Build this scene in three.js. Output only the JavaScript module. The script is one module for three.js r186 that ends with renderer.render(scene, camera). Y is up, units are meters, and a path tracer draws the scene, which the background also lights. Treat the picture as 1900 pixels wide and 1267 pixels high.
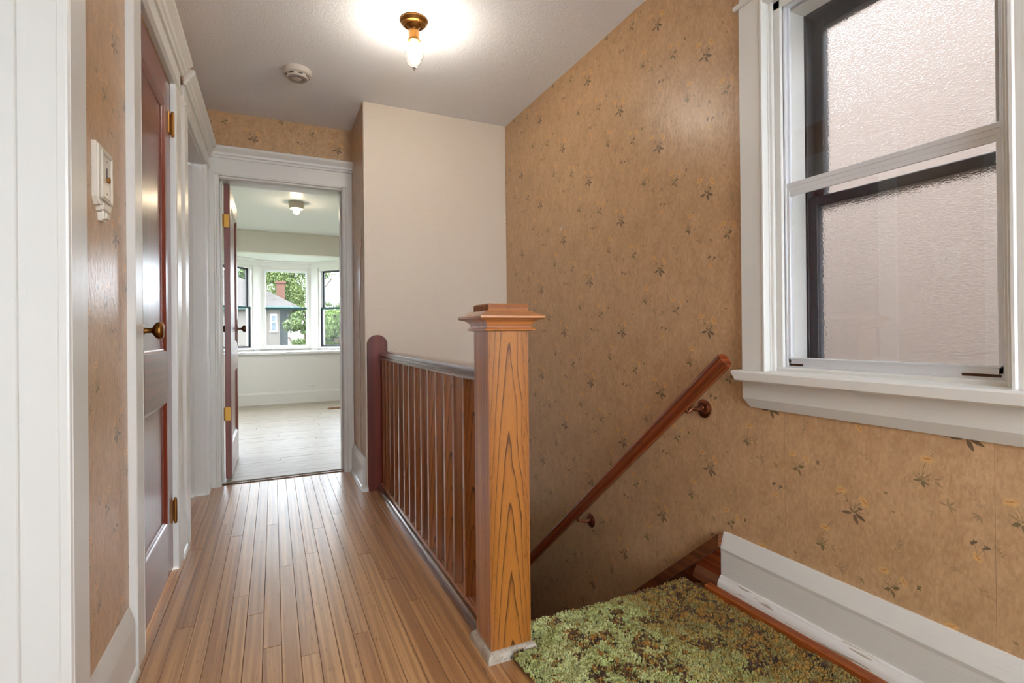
import * as THREE from 'three';
import { mergeGeometries, toCreasedNormals } from 'three/addons/utils/BufferGeometryUtils.js';

// ---------------------------------------------------------------- camera, sky, exposure
const scene = new THREE.Scene();
const FOCAL = 944.885, W = 1900, H = 1267;
const camera = new THREE.PerspectiveCamera(2 * Math.atan(H / 2 / FOCAL) * 180 / Math.PI, W / H, 0.05, 400);
{
  const [a, b, c] = [25.128, 0.136, -0.535].map((d) => d * Math.PI / 180);
  const F = new THREE.Vector3(Math.sin(a) * Math.cos(b), Math.sin(b), -Math.cos(a) * Math.cos(b));
  const R = new THREE.Vector3(Math.cos(a), 0, Math.sin(a)), U = R.clone().cross(F);
  const R2 = R.clone().multiplyScalar(Math.cos(c)).addScaledVector(U, Math.sin(c));
  const U2 = U.clone().multiplyScalar(Math.cos(c)).addScaledVector(R, -Math.sin(c));
  camera.position.set(0, 1, 0);
  camera.quaternion.setFromRotationMatrix(new THREE.Matrix4().makeBasis(R2, U2, F.clone().negate()));
  camera.setViewOffset(W, H, 0, 633.5 - 616.927, W, H);   // the lens is shifted a little upwards
}
scene.background = new THREE.Color().setRGB(0.83, 0.925, 1.04);
scene.backgroundIntensity = 6.5;
const renderer = new THREE.WebGLRenderer();
renderer.toneMapping = THREE.LinearToneMapping;
renderer.toneMappingExposure = 2.0;
renderer.shadowMap.enabled = true;
const LAMP_CD = 0.25, BEDROOM_CD = 0.26;

// ---------------------------------------------------------------- numbers
const XL = -0.395, XR = 1.543, ZE = -3.911, ZW = -3.372, XB = 0.535, CEIL = 2.51, ZB = 1.7, ZN = -1.535;
const DBZ = [-3.735, -2.95], DDZ = [-1.317, -0.5];
let seed = 7;
const rnd = () => { seed = (seed * 1664525 + 1013904223) >>> 0; return seed / 4294967296; };
const rr = (a, b) => a + (b - a) * rnd();
const hash = (x, y, s) => { let h = (x * 374761393 + y * 668265263 + s * 974711) | 0; h = Math.imul(h ^ (h >>> 13), 1274126177); return ((h ^ (h >>> 16)) >>> 0) / 4294967296; };
// value noise that repeats every (px, py) cells
function noise(x, y, px, py, s) {
  const xi = Math.floor(x), yi = Math.floor(y), fx = x - xi, fy = y - yi, u = fx * fx * (3 - 2 * fx), v = fy * fy * (3 - 2 * fy);
  const m = (a, n) => ((a % n) + n) % n, x0 = m(xi, px), x1 = m(xi + 1, px), y0 = m(yi, py), y1 = m(yi + 1, py);
  const a = hash(x0, y0, s), b = hash(x1, y0, s), c = hash(x0, y1, s), d = hash(x1, y1, s);
  return a + (b - a) * u + (c - a) * v + (a - b - c + d) * u * v;
}
const fbm = (x, y, p, q, s, n = 3) => { let r = 0, k = 0.5, t = 0; for (let i = 0; i < n; i++) { r += k * noise(x, y, p, q, s + i * 17); t += k; x *= 2; y *= 2; p *= 2; q *= 2; k *= 0.5; } return r / t; };
const lerp = (a, b, t) => a + (b - a) * t, clamp = (x, a = 0, b = 1) => Math.min(b, Math.max(a, x)), smooth = (a, b, x) => { const t = clamp((x - a) / (b - a)); return t * t * (3 - 2 * t); };

// ---------------------------------------------------------------- textures
function dataTex(w, h, f, srgb, metresW, metresH) {
  const d = new Uint8Array(w * h * 4);
  for (let y = 0; y < h; y++) for (let x = 0; x < w; x++) {
    const c = f(x / w, y / h), i = (y * w + x) * 4;
    if (typeof c === 'number') d[i] = d[i + 1] = d[i + 2] = clamp(c) * 255; else { d[i] = clamp(c[0], 0, 255); d[i + 1] = clamp(c[1], 0, 255); d[i + 2] = clamp(c[2], 0, 255); }
    d[i + 3] = 255;
  }
  const t = new THREE.DataTexture(d, w, h);
  t.wrapS = t.wrapT = THREE.RepeatWrapping; t.magFilter = t.minFilter = THREE.LinearFilter;
  if (srgb) t.colorSpace = THREE.SRGBColorSpace;
  t.repeat.set(1 / metresW, 1 / metresH); t.needsUpdate = true;
  return t;
}
const mix3 = (a, b, t) => [lerp(a[0], b[0], t), lerp(a[1], b[1], t), lerp(a[2], b[2], t)];
// straight-grained wood, grain along v; w x h metres
function straightWood(light, dark, pore, s, w = 0.32, h = 1.6, rough = 0.5) {
  return dataTex(256, 1024, (u, v) => {
    const warp = fbm(u * 4, v * 3, 4, 3, s, 2) * 0.05, x = u + warp - 0.025;
    const band = fbm(x * 34, v * 2, 34, 2, s + 5, 3), fine = noise(u * 128, v * 20, 128, 20, s + 9), tone = fbm(u * 5, v * 2, 5, 2, s + 21, 2);
    let c = mix3(light, dark, clamp(smooth(0.3, 0.75, band) * 0.75 + (tone - 0.5) * 0.5));
    const p = smooth(1 - rough * 0.4, 1, noise(u * 170, v * 34, 170, 34, s + 31));
    return mix3(mix3(c, dark, (fine - 0.5) * 0.35), pore, p * 0.6);
  }, true, w, h);
}
// flat-sawn wood: nested pointed arches up the middle, straight grain at the edges; u runs across the board once
function archWood(light, dark, pore, s, w, h, k = 13) {
  return dataTex(256, 1024, (u, v) => {
    const n = fbm(u * 3, v * 5, 3, 5, s, 3) - 0.5, n2 = fbm(u * 16, v * 40, 16, 40, s + 3, 2) - 0.5;
    const x = (u - 0.5 + n * 0.12) * 2, ax = Math.abs(x);
    const ring = v * 4.6 + n * 0.9 + Math.pow(ax, 1.5) * k * 0.24 + n2 * 0.06;
    const f = ring - Math.floor(ring);
    const line = Math.max(smooth(0.74, 0.97, f) * (0.35 + 0.65 * smooth(0.9, 0.97, f)), smooth(0.05, 0.0, f)) * lerp(0.95, 0.5, smooth(0.5, 0.9, ax));
    const fine = noise(u * 110, v * 60, 110, 60, s + 9), edge = smooth(0.55, 0.75, ax);
    let c = mix3(light, dark, clamp(0.25 * f + edge * 0.25 + (fine - 0.5) * 0.3));
    const p = smooth(0.72, 0.95, noise(u * 120, v * 130, 120, 130, s + 12)) * lerp(0.25, 0.6, edge);
    return mix3(mix3(c, pore, line * (0.55 + 0.4 * n2 + 0.2)), pore, p * 0.5);
  }, true, w, h);
}
const T = {};
T.oakArch = archWood([178, 114, 47], [138, 80, 28], [56, 32, 16], 11, 0.134, 1.1);
T.oak = straightWood([198, 128, 66], [150, 86, 40], [84, 46, 24], 21);
T.balusterArch = archWood([176, 108, 54], [128, 70, 34], [58, 30, 16], 41, 0.07, 0.9, 9);
T.balusterDark = straightWood([156, 94, 52], [104, 58, 30], [56, 30, 16], 43);
T.mahogany = straightWood([128, 52, 30], [96, 34, 22], [60, 20, 14], 51, 0.5, 2.2, 0.2);
T.rail = straightWood([142, 66, 30], [98, 42, 20], [62, 26, 14], 61, 0.2, 1.4, 0.3);
T.floor = [0, 1, 2].map((i) => straightWood([[200, 150, 96], [188, 136, 82], [208, 160, 106]][i], [[156, 106, 60], [138, 92, 50], [166, 118, 70]][i], [92, 60, 34], 71 + i * 7, 0.3, 1.8, 0.35));
T.floorBump = dataTex(512, 512, (u, v) => 0.6 * fbm(u * 22, v * 5, 22, 5, 91, 3) + 0.4 * fbm(u * 60, v * 14, 60, 14, 95, 2), false, 0.6, 1.2);
T.floorRough = dataTex(512, 512, (u, v) => { const n = fbm(u * 6, v * 4, 6, 4, 97, 4), s = smooth(0.8, 0.95, noise(u * 90, v * 12, 90, 12, 99)); return 0.55 + n * 0.25 + s * 0.15; }, false, 0.9, 1.4);
T.paint = dataTex(256, 512, (u, v) => 0.5 * fbm(u * 40, v * 5, 40, 5, 101, 3) + 0.5 * fbm(u * 6, v * 4, 6, 4, 103, 3), false, 0.25, 0.5);
T.paintWear = dataTex(512, 256, (u, v) => { const n = fbm(u * 6, v * 6, 6, 6, 111, 4), k = smooth(0.6, 0.75, n), w = smooth(0.62, 0.72, fbm(u * 40, v * 6, 40, 6, 113, 4)); return mix3(mix3([222, 220, 214], [204, 200, 192], k), [150, 128, 104], w * 0.7); }, true, 0.3, 0.6);
T.paleWorn = dataTex(256, 256, (u, v) => { const n = fbm(u * 9, v * 9, 9, 9, 115, 4), k = smooth(0.4, 0.7, n), d = smooth(0.78, 0.86, noise(u * 60, v * 60, 60, 60, 117)); return mix3(mix3([186, 176, 160], [170, 156, 136], k), [120, 98, 76], d * 0.4); }, true, 0.25, 0.25);
T.stipple = dataTex(512, 512, (u, v) => { const a = fbm(u * 72, v * 72, 72, 72, 121, 3), b = noise(u * 170, v * 170, 170, 170, 125); return clamp(smooth(0.35, 0.7, a) * 0.75 + b * 0.25); }, false, 0.5, 0.5);
T.plaster = dataTex(512, 512, (u, v) => 0.6 * fbm(u * 40, v * 40, 40, 40, 131, 3) + 0.4 * fbm(u * 9, v * 9, 9, 9, 133, 3), false, 0.5, 0.5);
T.glassBump = dataTex(512, 512, (u, v) => smooth(0.3, 0.7, fbm(u * 80, v * 110, 80, 110, 141, 2)), false, 0.24, 0.24);
T.cream = dataTex(512, 256, (u, v) => { const n = fbm(u * 6, v * 6, 6, 6, 151, 4), k = noise(u * 60, v * 90, 60, 90, 155); return mix3([222, 212, 194], [198, 186, 166], clamp(n * 0.9 + (k - 0.5) * 0.2)); }, true, 0.9, 0.45);
T.brickwork = dataTex(512, 512, (u, v) => {                        // a house seen only through frosted glass: the bricks cannot be told apart
  const row = Math.floor(v * 12), x = u * 4 + (row % 2) * 0.5, fx = x - Math.floor(x), fy = v * 12 - row, j = fx < 0.03 || fy < 0.1;
  const n = hash(Math.floor(x) % 4, row, 161);
  return j ? [100, 93, 88] : mix3([116, 103, 94], [98, 86, 78], n);
}, true, 0.9, 0.9);
T.shingle = dataTex(256, 256, (u, v) => { const r = Math.floor(v * 16), n = hash(Math.floor(u * 20 + (r % 2) * 0.5), r, 171); return mix3([76, 72, 68], [68, 64, 60], n); }, true, 3, 3);

// wallpaper: one repeat of 0.547 x 0.54 m (half drop), drawn with the sprigs the paper is printed with
const PW = 0.547, PH = 0.54, PX = 1024;
{
  const cv = document.createElement('canvas'); cv.width = PX; cv.height = PX;
  const g = cv.getContext('2d'), K = PX / PW, KY = PX / PH;
  const img = g.createImageData(PX, PX);
  for (let y = 0; y < PX; y++) for (let x = 0; x < PX; x++) {
    const u = x / PX, v = y / PX, i = (y * PX + x) * 4;
    const a = fbm(u * 12, v * 9, 12, 9, 201, 4), b = fbm(u * 84, v * 44, 84, 44, 205, 3), f = fbm(u * 3, v * 3, 3, 3, 208, 2);
    const k = clamp(0.45 + (a - 0.5) * 0.7 + (b - 0.5) * 0.9 + (f - 0.5) * 0.4);
    const c = mix3([180, 143, 104], [213, 175, 133], k);
    img.data[i] = c[0]; img.data[i + 1] = c[1]; img.data[i + 2] = c[2]; img.data[i + 3] = 255;
  }
  g.putImageData(img, 0, 0);
  const AX = 0.62, AY = 0.30;                                          // where the big sprig stands, as a share of the repeat
  const P = (dx, dy) => [AX * PX + dx * K, PX - AY * PX - dy * KY];
  // draw(f, dx, dy): at both places of the half drop and wrapped round the edges
  function draw(f, dx, dy) {
    for (const [hx, hy] of [[0, 0], [0.5, 0.5]]) for (let i = -1; i <= 1; i++) for (let j = -1; j <= 1; j++) {
      const [x, y] = P(dx, dy); g.save(); g.translate(x + (hx + i) * PX, y + (hy + j) * PX); g.scale(K / 1000, KY / 1000); f(); g.restore();
    }
  }
  // units below: millimetres, y down
  const leaf = (x, y, ang, len, wid, col, alpha = 1) => {
    if (wid > 2.4) wid *= 1.2; alpha *= 0.88;
    g.save(); g.translate(x, y); g.rotate(ang * Math.PI / 180); g.globalAlpha = alpha; g.fillStyle = col;
    g.beginPath(); g.moveTo(0, 0); g.bezierCurveTo(len * 0.25, -wid, len * 0.7, -wid * 0.8, len, 0); g.bezierCurveTo(len * 0.7, wid * 0.8, len * 0.25, wid, 0, 0); g.fill();
    g.globalAlpha = alpha * 0.5; g.strokeStyle = 'rgb(205,190,150)'; g.lineWidth = 0.35; g.beginPath(); g.moveTo(0, 0); g.lineTo(len * 0.9, 0); g.stroke(); g.restore();
  };
  const stem = (pts, col, w, alpha = 1) => { g.globalAlpha = alpha; g.strokeStyle = col; g.lineWidth = w; g.beginPath(); g.moveTo(pts[0], pts[1]); g.quadraticCurveTo(pts[2], pts[3], pts[4], pts[5]); g.stroke(); g.globalAlpha = 1; };
  const flower = (x, y, r, tilt, a = 1) => {
    r *= 1.25; a *= 0.72; g.save(); g.translate(x, y); g.rotate(tilt * Math.PI / 180); g.scale(1, 0.62);
    const halo = g.createRadialGradient(0, 0, r * 0.2, 0, 0, r * 1.35); halo.addColorStop(0, `rgba(226,184,118,${0.75 * a})`); halo.addColorStop(1, 'rgba(214,176,124,0)'); g.fillStyle = halo; g.beginPath(); g.arc(0, 0, r * 1.35, 0, 7); g.fill();
    for (let k = 0; k < 19; k++) { const t = k * 0.37 * Math.PI, q = r * (0.8 + 0.35 * hash(k, 3, 77)); g.globalAlpha = 0.62 * a; g.fillStyle = k % 2 ? 'rgb(228,186,122)' : 'rgb(214,164,102)'; g.beginPath(); g.ellipse(Math.cos(t) * q * 0.55, Math.sin(t) * q * 0.55, q * 0.5, q * 0.24, t, 0, 7); g.fill(); }
    g.globalAlpha = 0.75 * a; g.fillStyle = 'rgb(196,128,70)'; g.beginPath(); g.ellipse(0, 0, r * 0.5, r * 0.22, 0, 0, 7); g.fill();
    g.globalAlpha = 0.7 * a; g.strokeStyle = 'rgb(150,92,52)'; g.lineWidth = 0.6; for (let k = 0; k < 9; k++) { g.beginPath(); g.moveTo(-r * 0.4 + k * r * 0.1, r * 0.16); g.lineTo(-r * 0.5 + k * r * 0.125, -r * 0.34); g.stroke(); }
    g.restore(); g.globalAlpha = 1;
  };
  const DK = 'rgb(100,82,60)', OL = 'rgb(112,98,64)', MID = 'rgb(134,116,80)', PALE = 'rgb(150,128,94)';
  // faint twigs behind everything
  const twig = (x, y, ang, n, len, col = PALE, al = 0.6) => { g.save(); g.translate(x, y); g.rotate(ang * Math.PI / 180); stem([0, 0, len * 0.5, 3, len, 0], col, 0.7, al); for (let k = 0; k < n; k++) leaf(len * (0.45 + 0.55 * k / n), 0.5, (k % 2 ? -1 : 1) * (28 + 6 * k), 15 - k, 2.1, col, al); leaf(len, 0, 0, 15, 2, col, al); g.restore(); };
  draw(() => { twig(0, 0, -128, 4, 60); twig(6, -30, 40, 2, 58); }, 0.05, -0.19);
  draw(() => { twig(0, 0, -75, 5, 70); stem([0, 0, -6, 40, 4, 70], PALE, 0.6, 0.5); }, -0.17, 0.16);
  draw(() => { for (const a of [-95, -40, 25, 60, 190]) leaf(0, 0, a, 21, 2.6, MID, 0.7); stem([0, 0, 40, 10, 70, 34], PALE, 0.6, 0.5); }, -0.04, -0.18);
  draw(() => { for (const a of [80, 130, 176]) leaf(0, 0, a, 20, 2.2, PALE, 0.7); }, -0.07, -0.205);
  draw(() => { for (const a of [190, 150, 115, 75]) leaf(0, 0, a, 17, 2.6, MID, 0.75); }, 0.024, -0.185);
  draw(() => { twig(0, 0, 32, 3, 52, MID, 0.6); twig(0, 0, 200, 4, 40); }, 0.0, 0.195);
  draw(() => { for (const a of [-120, -85, -40]) leaf(0, 0, a, 10, 2, OL, 0.85); stem([0, 0, 22, 10, 42, 46], MID, 0.7, 0.8); for (const a of [120, 70, 40]) leaf(18, 40, a, 9, 1.8, OL, 0.8); }, 0.087, 0.079);
  draw(() => twig(0, 0, -60, 5, 46, MID, 0.55), 0.105, -0.075);
  draw(() => twig(0, 0, -115, 4, 40, PALE, 0.6), -0.13, -0.02);
  draw(() => { for (let k = 0; k < 7; k++) leaf(-4 + k * 2, -14 + k * 3, 200 + (k % 2) * 110, 8, 1.2, OL, 0.8); stem([-8, -18, 0, -8, 10, 6], OL, 0.6, 0.8); }, 0.06, -0.265);
  // D: two leaf clusters over a flower
  draw(() => { flower(6, 32, 10, 55); for (const a of [-95, -50, 150, 190]) leaf(0, 0, a, 9, 3, DK); for (const a of [-120, -80, -35, 160]) leaf(24, 6, a, 10, 2.6, DK); stem([0, 0, 4, 14, 6, 26], OL, 0.7); stem([24, 6, 14, 12, 8, 28], OL, 0.7); stem([6, 38, 4, 52, -4, 64], PALE, 0.6, 0.7); }, 0.012, -0.255);
  // C: one flower above a loose tuft
  draw(() => { flower(12, -58, 12.5, 0); for (let k = 0; k < 6; k++) leaf(20 + k * 2.4, -66 - k * 3, -60 + (k % 2) * 90, 6, 1.4, OL, 0.85); stem([0, 0, 2, -30, 10, -48], OL, 0.9);
    for (const [a, l, w2, c] of [[-150, 24, 2, MID], [-112, 26, 1.3, OL], [-45, 32, 1.8, OL], [-75, 28, 1.4, OL], [-15, 30, 1.5, MID]]) leaf(0, 0, a, l, w2, c);
    for (const [a, l, w2] of [[168, 20, 4.4], [72, 20, 5.2], [32, 21, 2.8]]) leaf(0, 0, a, l, w2, OL); leaf(30, -4, 40, 20, 3, MID, 0.9); leaf(28, -8, -15, 17, 2.4, MID, 0.8); }, -0.098, -0.129);
  // B: two flowers above green round leaves
  const B = () => { flower(-20, -42, 12, -8); flower(30, -30, 11, 60, 0.8); for (const [a, l, w2] of [[-150, 30, 2.0], [-122, 34, 1.4], [-60, 30, 1.4], [-35, 24, 1.4]]) leaf(0, 0, a, l, w2, MID); stem([0, 0, 2, -20, -10, -34], OL, 0.8); stem([0, 0, 12, -16, 26, -26], OL, 0.8);
    leaf(-2, 2, 150, 19, 6, OL); leaf(4, 0, -28, 19, 6, OL); leaf(0, 4, 68, 22, 4.6, OL); for (const a of [-120, -50, 60, 130]) leaf(66, -30, a, 8, 3.2, OL); stem([66, -30, 60, -18, 54, -8], OL, 0.6); for (const a of [40, 70, 100]) leaf(58, -14, a, 16, 1.2, MID, 0.7); };
  draw(B, -0.173, 0.093);
  // A: the big sprig, two flowers over three broad dark leaves
  draw(() => { flower(-36, -58, 13, -15, 0.85); flower(30, -40, 14, 48); for (let k = 0; k < 6; k++) leaf(-52 + k * 3, -36 - k * 2, 160 + (k % 3) * 60, 7, 1.6, OL, 0.9); stem([0, 0, -10, -34, -28, -48], OL, 1); stem([0, 0, 4, -24, 22, -34], OL, 0.9);
    for (const [a, l, w2, c] of [[-132, 20, 3, DK], [-78, 38, 1.8, MID], [-40, 22, 3, OL], [-14, 36, 1.6, OL], [-112, 32, 1.4, OL]]) leaf(0, 0, a, l, w2, c); leaf(12, -16, -5, 15, 4, DK); leaf(-16, -26, -120, 10, 3, OL);
    leaf(-4, 2, 172, 32, 5.6, DK); leaf(4, 0, 28, 35, 6.4, DK); leaf(0, 3, 66, 32, 6.4, DK); }, 0, 0);
  g.fillStyle = 'rgba(96,72,48,0.5)'; g.fillRect(Math.round(0.216 * PX), 0, 2, PX); g.fillStyle = 'rgba(228,200,160,0.35)'; g.fillRect(Math.round(0.216 * PX) + 2, 0, 2, PX);   // the joint between two strips of paper
  const tex = (ox, oy) => { const t = new THREE.CanvasTexture(cv); t.colorSpace = THREE.SRGBColorSpace; t.wrapS = t.wrapT = THREE.RepeatWrapping; t.magFilter = t.minFilter = THREE.LinearFilter; t.repeat.set(1 / PW, 1 / PH); t.offset.set(ox, oy); return t; };
  // on the right wall uv = (z, y); the big sprig stands at z = -1.481, y = 1.544
  T.paper = tex(AX - (-1.481) / PW, AY - 1.544 / PH);
}
T.paperBump = dataTex(512, 512, (u, v) => 0.6 * smooth(0.4, 0.65, fbm(u * 44, v * 16, 44, 16, 301, 3)) + 0.4 * fbm(u * 110, v * 60, 110, 60, 305, 2), false, 0.35, 0.35);

// ---------------------------------------------------------------- materials
const std = (o) => new THREE.MeshPhysicalMaterial(o);
const col = (r, g, b) => new THREE.Color().setRGB(r / 255, g / 255, b / 255, THREE.SRGBColorSpace);
const M = {
  white: std({ color: col(224, 222, 215), roughness: 0.32, bumpMap: T.paint, bumpScale: 0.0006 }),
  whiteWorn: std({ map: T.paintWear, roughness: 0.4, bumpMap: T.paint, bumpScale: 0.0012 }),
  ceiling: std({ color: col(243, 246, 250), roughness: 0.75, bumpMap: T.stipple, bumpScale: 0.0007 }),
  bedroomWall: std({ color: col(214, 209, 198), roughness: 0.6, bumpMap: T.plaster, bumpScale: 0.0015 }),
  bedroomCeiling: std({ color: col(222, 222, 218), roughness: 0.38, bumpMap: T.plaster, bumpScale: 0.003 }),
  plaster: std({ color: col(222, 208, 190), roughness: 0.6, bumpMap: T.plaster, bumpScale: 0.003 }),
  paper: std({ map: T.paper, roughness: 0.3, bumpMap: T.paperBump, bumpScale: 0.0004 }),
  oakArch: std({ map: T.oakArch, roughness: 0.32, clearcoat: 0.3, clearcoatRoughness: 0.25 }),
  oak: std({ ior: 1.75, map: T.oak, roughness: 0.3, clearcoat: 1, clearcoatRoughness: 0.24 }),
  oakPale: std({ map: T.paleWorn, roughness: 0.5 }),
  oakWorn: std({ map: T.oak, color: col(214, 206, 196), roughness: 0.55 }),
  balusterArch: std({ ior: 1.75, map: T.balusterArch, roughness: 0.3, clearcoat: 1, clearcoatRoughness: 0.2 }),
  balusterDark: std({ ior: 1.75, map: T.balusterDark, roughness: 0.3, clearcoat: 1, clearcoatRoughness: 0.2 }),
  mahogany: std({ map: T.mahogany, roughness: 0.34, clearcoat: 0.8, clearcoatRoughness: 0.26 }),
  halfNewel: std({ map: T.mahogany, color: col(235, 225, 220), roughness: 0.45 }),
  rail: std({ map: T.rail, roughness: 0.25, clearcoat: 0.6, clearcoatRoughness: 0.12 }),
  stringer: std({ map: T.balusterDark, color: col(205, 200, 195), roughness: 0.5 }),
  stripWood: std({ map: T.oak, color: col(205, 165, 120), roughness: 0.5 }),
  shoe: std({ ior: 1.75, map: T.balusterDark, color: col(190, 184, 180), roughness: 0.26, clearcoat: 1, clearcoatRoughness: 0.22 }),
  floor: T.floor.map((t) => std({ map: t, roughness: 0.62, roughnessMap: T.floorRough, bumpMap: T.floorBump, bumpScale: 0.0011, clearcoat: 1, clearcoatRoughness: 0.32, ior: 1.6 })),
  subfloor: std({ color: col(48, 32, 22), roughness: 0.9 }),
  cream: std({ map: T.cream, color: col(206, 202, 196), roughness: 0.42, bumpMap: T.floorBump, bumpScale: 0.0012 }),
  creamGap: std({ color: col(120, 108, 92), roughness: 0.9 }),
  brass: std({ color: col(196, 148, 72), metalness: 1, roughness: 0.32 }),
  oldBrass: std({ color: col(150, 104, 52), metalness: 1, roughness: 0.36 }),
  darkBronze: std({ color: col(92, 66, 46), metalness: 0.85, roughness: 0.3 }),
  copper: std({ color: col(124, 72, 50), metalness: 0.85, roughness: 0.34 }),
  aluminium: std({ color: col(224, 226, 228), metalness: 0.25, roughness: 0.35 }),
  plastic: std({ color: col(204, 195, 184), roughness: 0.45 }),
  plasticGrey: std({ color: col(160, 154, 146), roughness: 0.6 }),
  black: std({ color: col(22, 22, 24), roughness: 0.6 }),
  switchIvory: std({ color: col(226, 218, 202), roughness: 0.3 }),
  darkFrame: std({ color: col(34, 36, 42), roughness: 0.42 }),
  pane: std({ color: col(255, 255, 255), roughness: 0.02, transmission: 1, thickness: 0, ior: 1.5 }),
  bayPane: std({ color: col(255, 255, 255), roughness: 0.03, transmission: 1, thickness: 0, ior: 1.5, specularIntensity: 0.12 }),
  frosted: std({ color: col(255, 255, 255), roughness: 0.13, transmission: 1, thickness: 0.004, ior: 1.45, bumpMap: T.glassBump, bumpScale: 0.0005 }),
  bulb: std({ color: col(255, 240, 215), emissive: new THREE.Color().setRGB(1, 0.86, 0.62), emissiveIntensity: 2.2, roughness: 0.4 }),
  carpetBack: std({ color: col(96, 96, 58), roughness: 1 }),
  pile: std({ color: col(255, 255, 255), roughness: 1, sheen: 0.3, sheenRoughness: 0.6 }),
  brickHouse: std({ specularIntensity: 0.2, map: T.brickwork, roughness: 0.9 }),
  fascia: std({ color: col(236, 236, 232), roughness: 0.6 }),
  roof: std({ specularIntensity: 0.2, map: T.shingle, roughness: 0.95 }),
  stucco: std({ specularIntensity: 0.2, color: col(100, 94, 86), roughness: 0.9 }),
  siding: std({ specularIntensity: 0.2, color: col(66, 70, 68), roughness: 0.9 }),
  teal: std({ specularIntensity: 0.2, color: col(60, 84, 82), roughness: 0.7 }),
  glassDark: std({ color: col(70, 84, 92), roughness: 0.15 }),
  brick: std({ specularIntensity: 0.2, color: col(96, 70, 60), roughness: 0.9 }),
  lawn: std({ specularIntensity: 0.2, color: col(80, 94, 56), roughness: 1 }),
  asphalt: std({ specularIntensity: 0.2, color: col(84, 83, 82), roughness: 1 }),
  bounceRoof: std({ color: col(222, 224, 226), roughness: 0.9 }),
  bulbGlass: std({ color: col(255, 255, 255), roughness: 0.02, transmission: 1, thickness: 0.002, ior: 1.48, emissive: new THREE.Color().setRGB(1, 0.9, 0.75), emissiveIntensity: 0.03 }),
  bark: std({ color: col(94, 80, 66), roughness: 1 }),
  leaf: std({ specularIntensity: 0.2, color: col(255, 255, 255), roughness: 0.8 }),
};

// ---------------------------------------------------------------- geometry helpers
// uv in metres from the side a triangle faces; grain = the axis that v runs along
function boxUV(geo, grain = 'y', ox = 0, oy = 0) {
  const g = geo.index ? geo.toNonIndexed() : geo, p = g.attributes.position, n = p.count, uv = new Float32Array(n * 2);
  const A = new THREE.Vector3(), B = new THREE.Vector3(), C = new THREE.Vector3();
  for (let i = 0; i < n; i += 3) {
    A.fromBufferAttribute(p, i); B.fromBufferAttribute(p, i + 1); C.fromBufferAttribute(p, i + 2);
    const N = B.clone().sub(A).cross(C.clone().sub(A)), ax = Math.abs(N.x), ay = Math.abs(N.y), az = Math.abs(N.z);
    const face = ax >= ay && ax >= az ? 'x' : ay >= az ? 'y' : 'z';
    const rest = ['z', 'y', 'x'].filter((k) => k !== face);            // two axes in the plane
    let v = rest.includes(grain) ? grain : rest[1], u = rest.find((k) => k !== v);
    [A, B, C].forEach((q, k) => { uv[(i + k) * 2] = q[u] + ox; uv[(i + k) * 2 + 1] = q[v] + oy; });
  }
  g.setAttribute('uv', new THREE.BufferAttribute(uv, 2));
  for (const k of Object.keys(g.attributes)) if (!['position', 'normal', 'uv'].includes(k)) g.deleteAttribute(k);
  if (!g.attributes.normal) g.computeVertexNormals();
  return g;
}
function fromTris(tris) {
  const g = new THREE.BufferGeometry(), a = new Float32Array(tris.length * 9);
  tris.forEach((t, i) => t.forEach((p, k) => a.set(p, i * 9 + k * 3)));
  g.setAttribute('position', new THREE.BufferAttribute(a, 3)); g.computeVertexNormals(); return g;
}
// a box from (x0,y0,z0) to (x1,y1,z1) with chamfered edges: 44 triangles
function cbox(x0, y0, z0, x1, y1, z1, c = 0.002, grain = 'y', ox = 0, oy = 0) {
  const lo = [Math.min(x0, x1), Math.min(y0, y1), Math.min(z0, z1)], hi = [Math.max(x0, x1), Math.max(y0, y1), Math.max(z0, z1)];
  c = Math.min(c, ...[0, 1, 2].map((k) => (hi[k] - lo[k]) * 0.49));
  const P = (s, ax) => s.map((v, k) => (v < 0 ? lo[k] + (k === ax ? 0 : c) : hi[k] - (k === ax ? 0 : c)));
  const tris = [], mid = lo.map((v, k) => (v + hi[k]) / 2);
  const add = (...q) => { for (let i = 1; i + 1 < q.length; i++) { const t = [q[0], q[i], q[i + 1]], u = t[1].map((v, k) => v - t[0][k]), w = t[2].map((v, k) => v - t[0][k]); const N = [u[1] * w[2] - u[2] * w[1], u[2] * w[0] - u[0] * w[2], u[0] * w[1] - u[1] * w[0]]; if (N.reduce((s, v, k) => s + v * ((t[0][k] + t[1][k] + t[2][k]) / 3 - mid[k]), 0) < 0) t.reverse(); tris.push(t); } };
  for (let ax = 0; ax < 3; ax++) {
    const [b, d] = [(ax + 1) % 3, (ax + 2) % 3];
    for (const s of [-1, 1]) { const v = (i, j) => { const t = [0, 0, 0]; t[ax] = s; t[b] = i; t[d] = j; return P(t, ax); }; add(v(-1, -1), v(1, -1), v(1, 1), v(-1, 1)); }
    for (const i of [-1, 1]) for (const j of [-1, 1]) { const v = (s, q) => { const t = [0, 0, 0]; t[ax] = s; t[b] = i; t[d] = j; return P(t, q); }; add(v(-1, b), v(1, b), v(1, d), v(-1, d)); }
  }
  for (const i of [-1, 1]) for (const j of [-1, 1]) for (const k of [-1, 1]) add(P([i, j, k], 0), P([i, j, k], 1), P([i, j, k], 2));
  return boxUV(fromTris(tris), grain, ox, oy);
}
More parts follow.
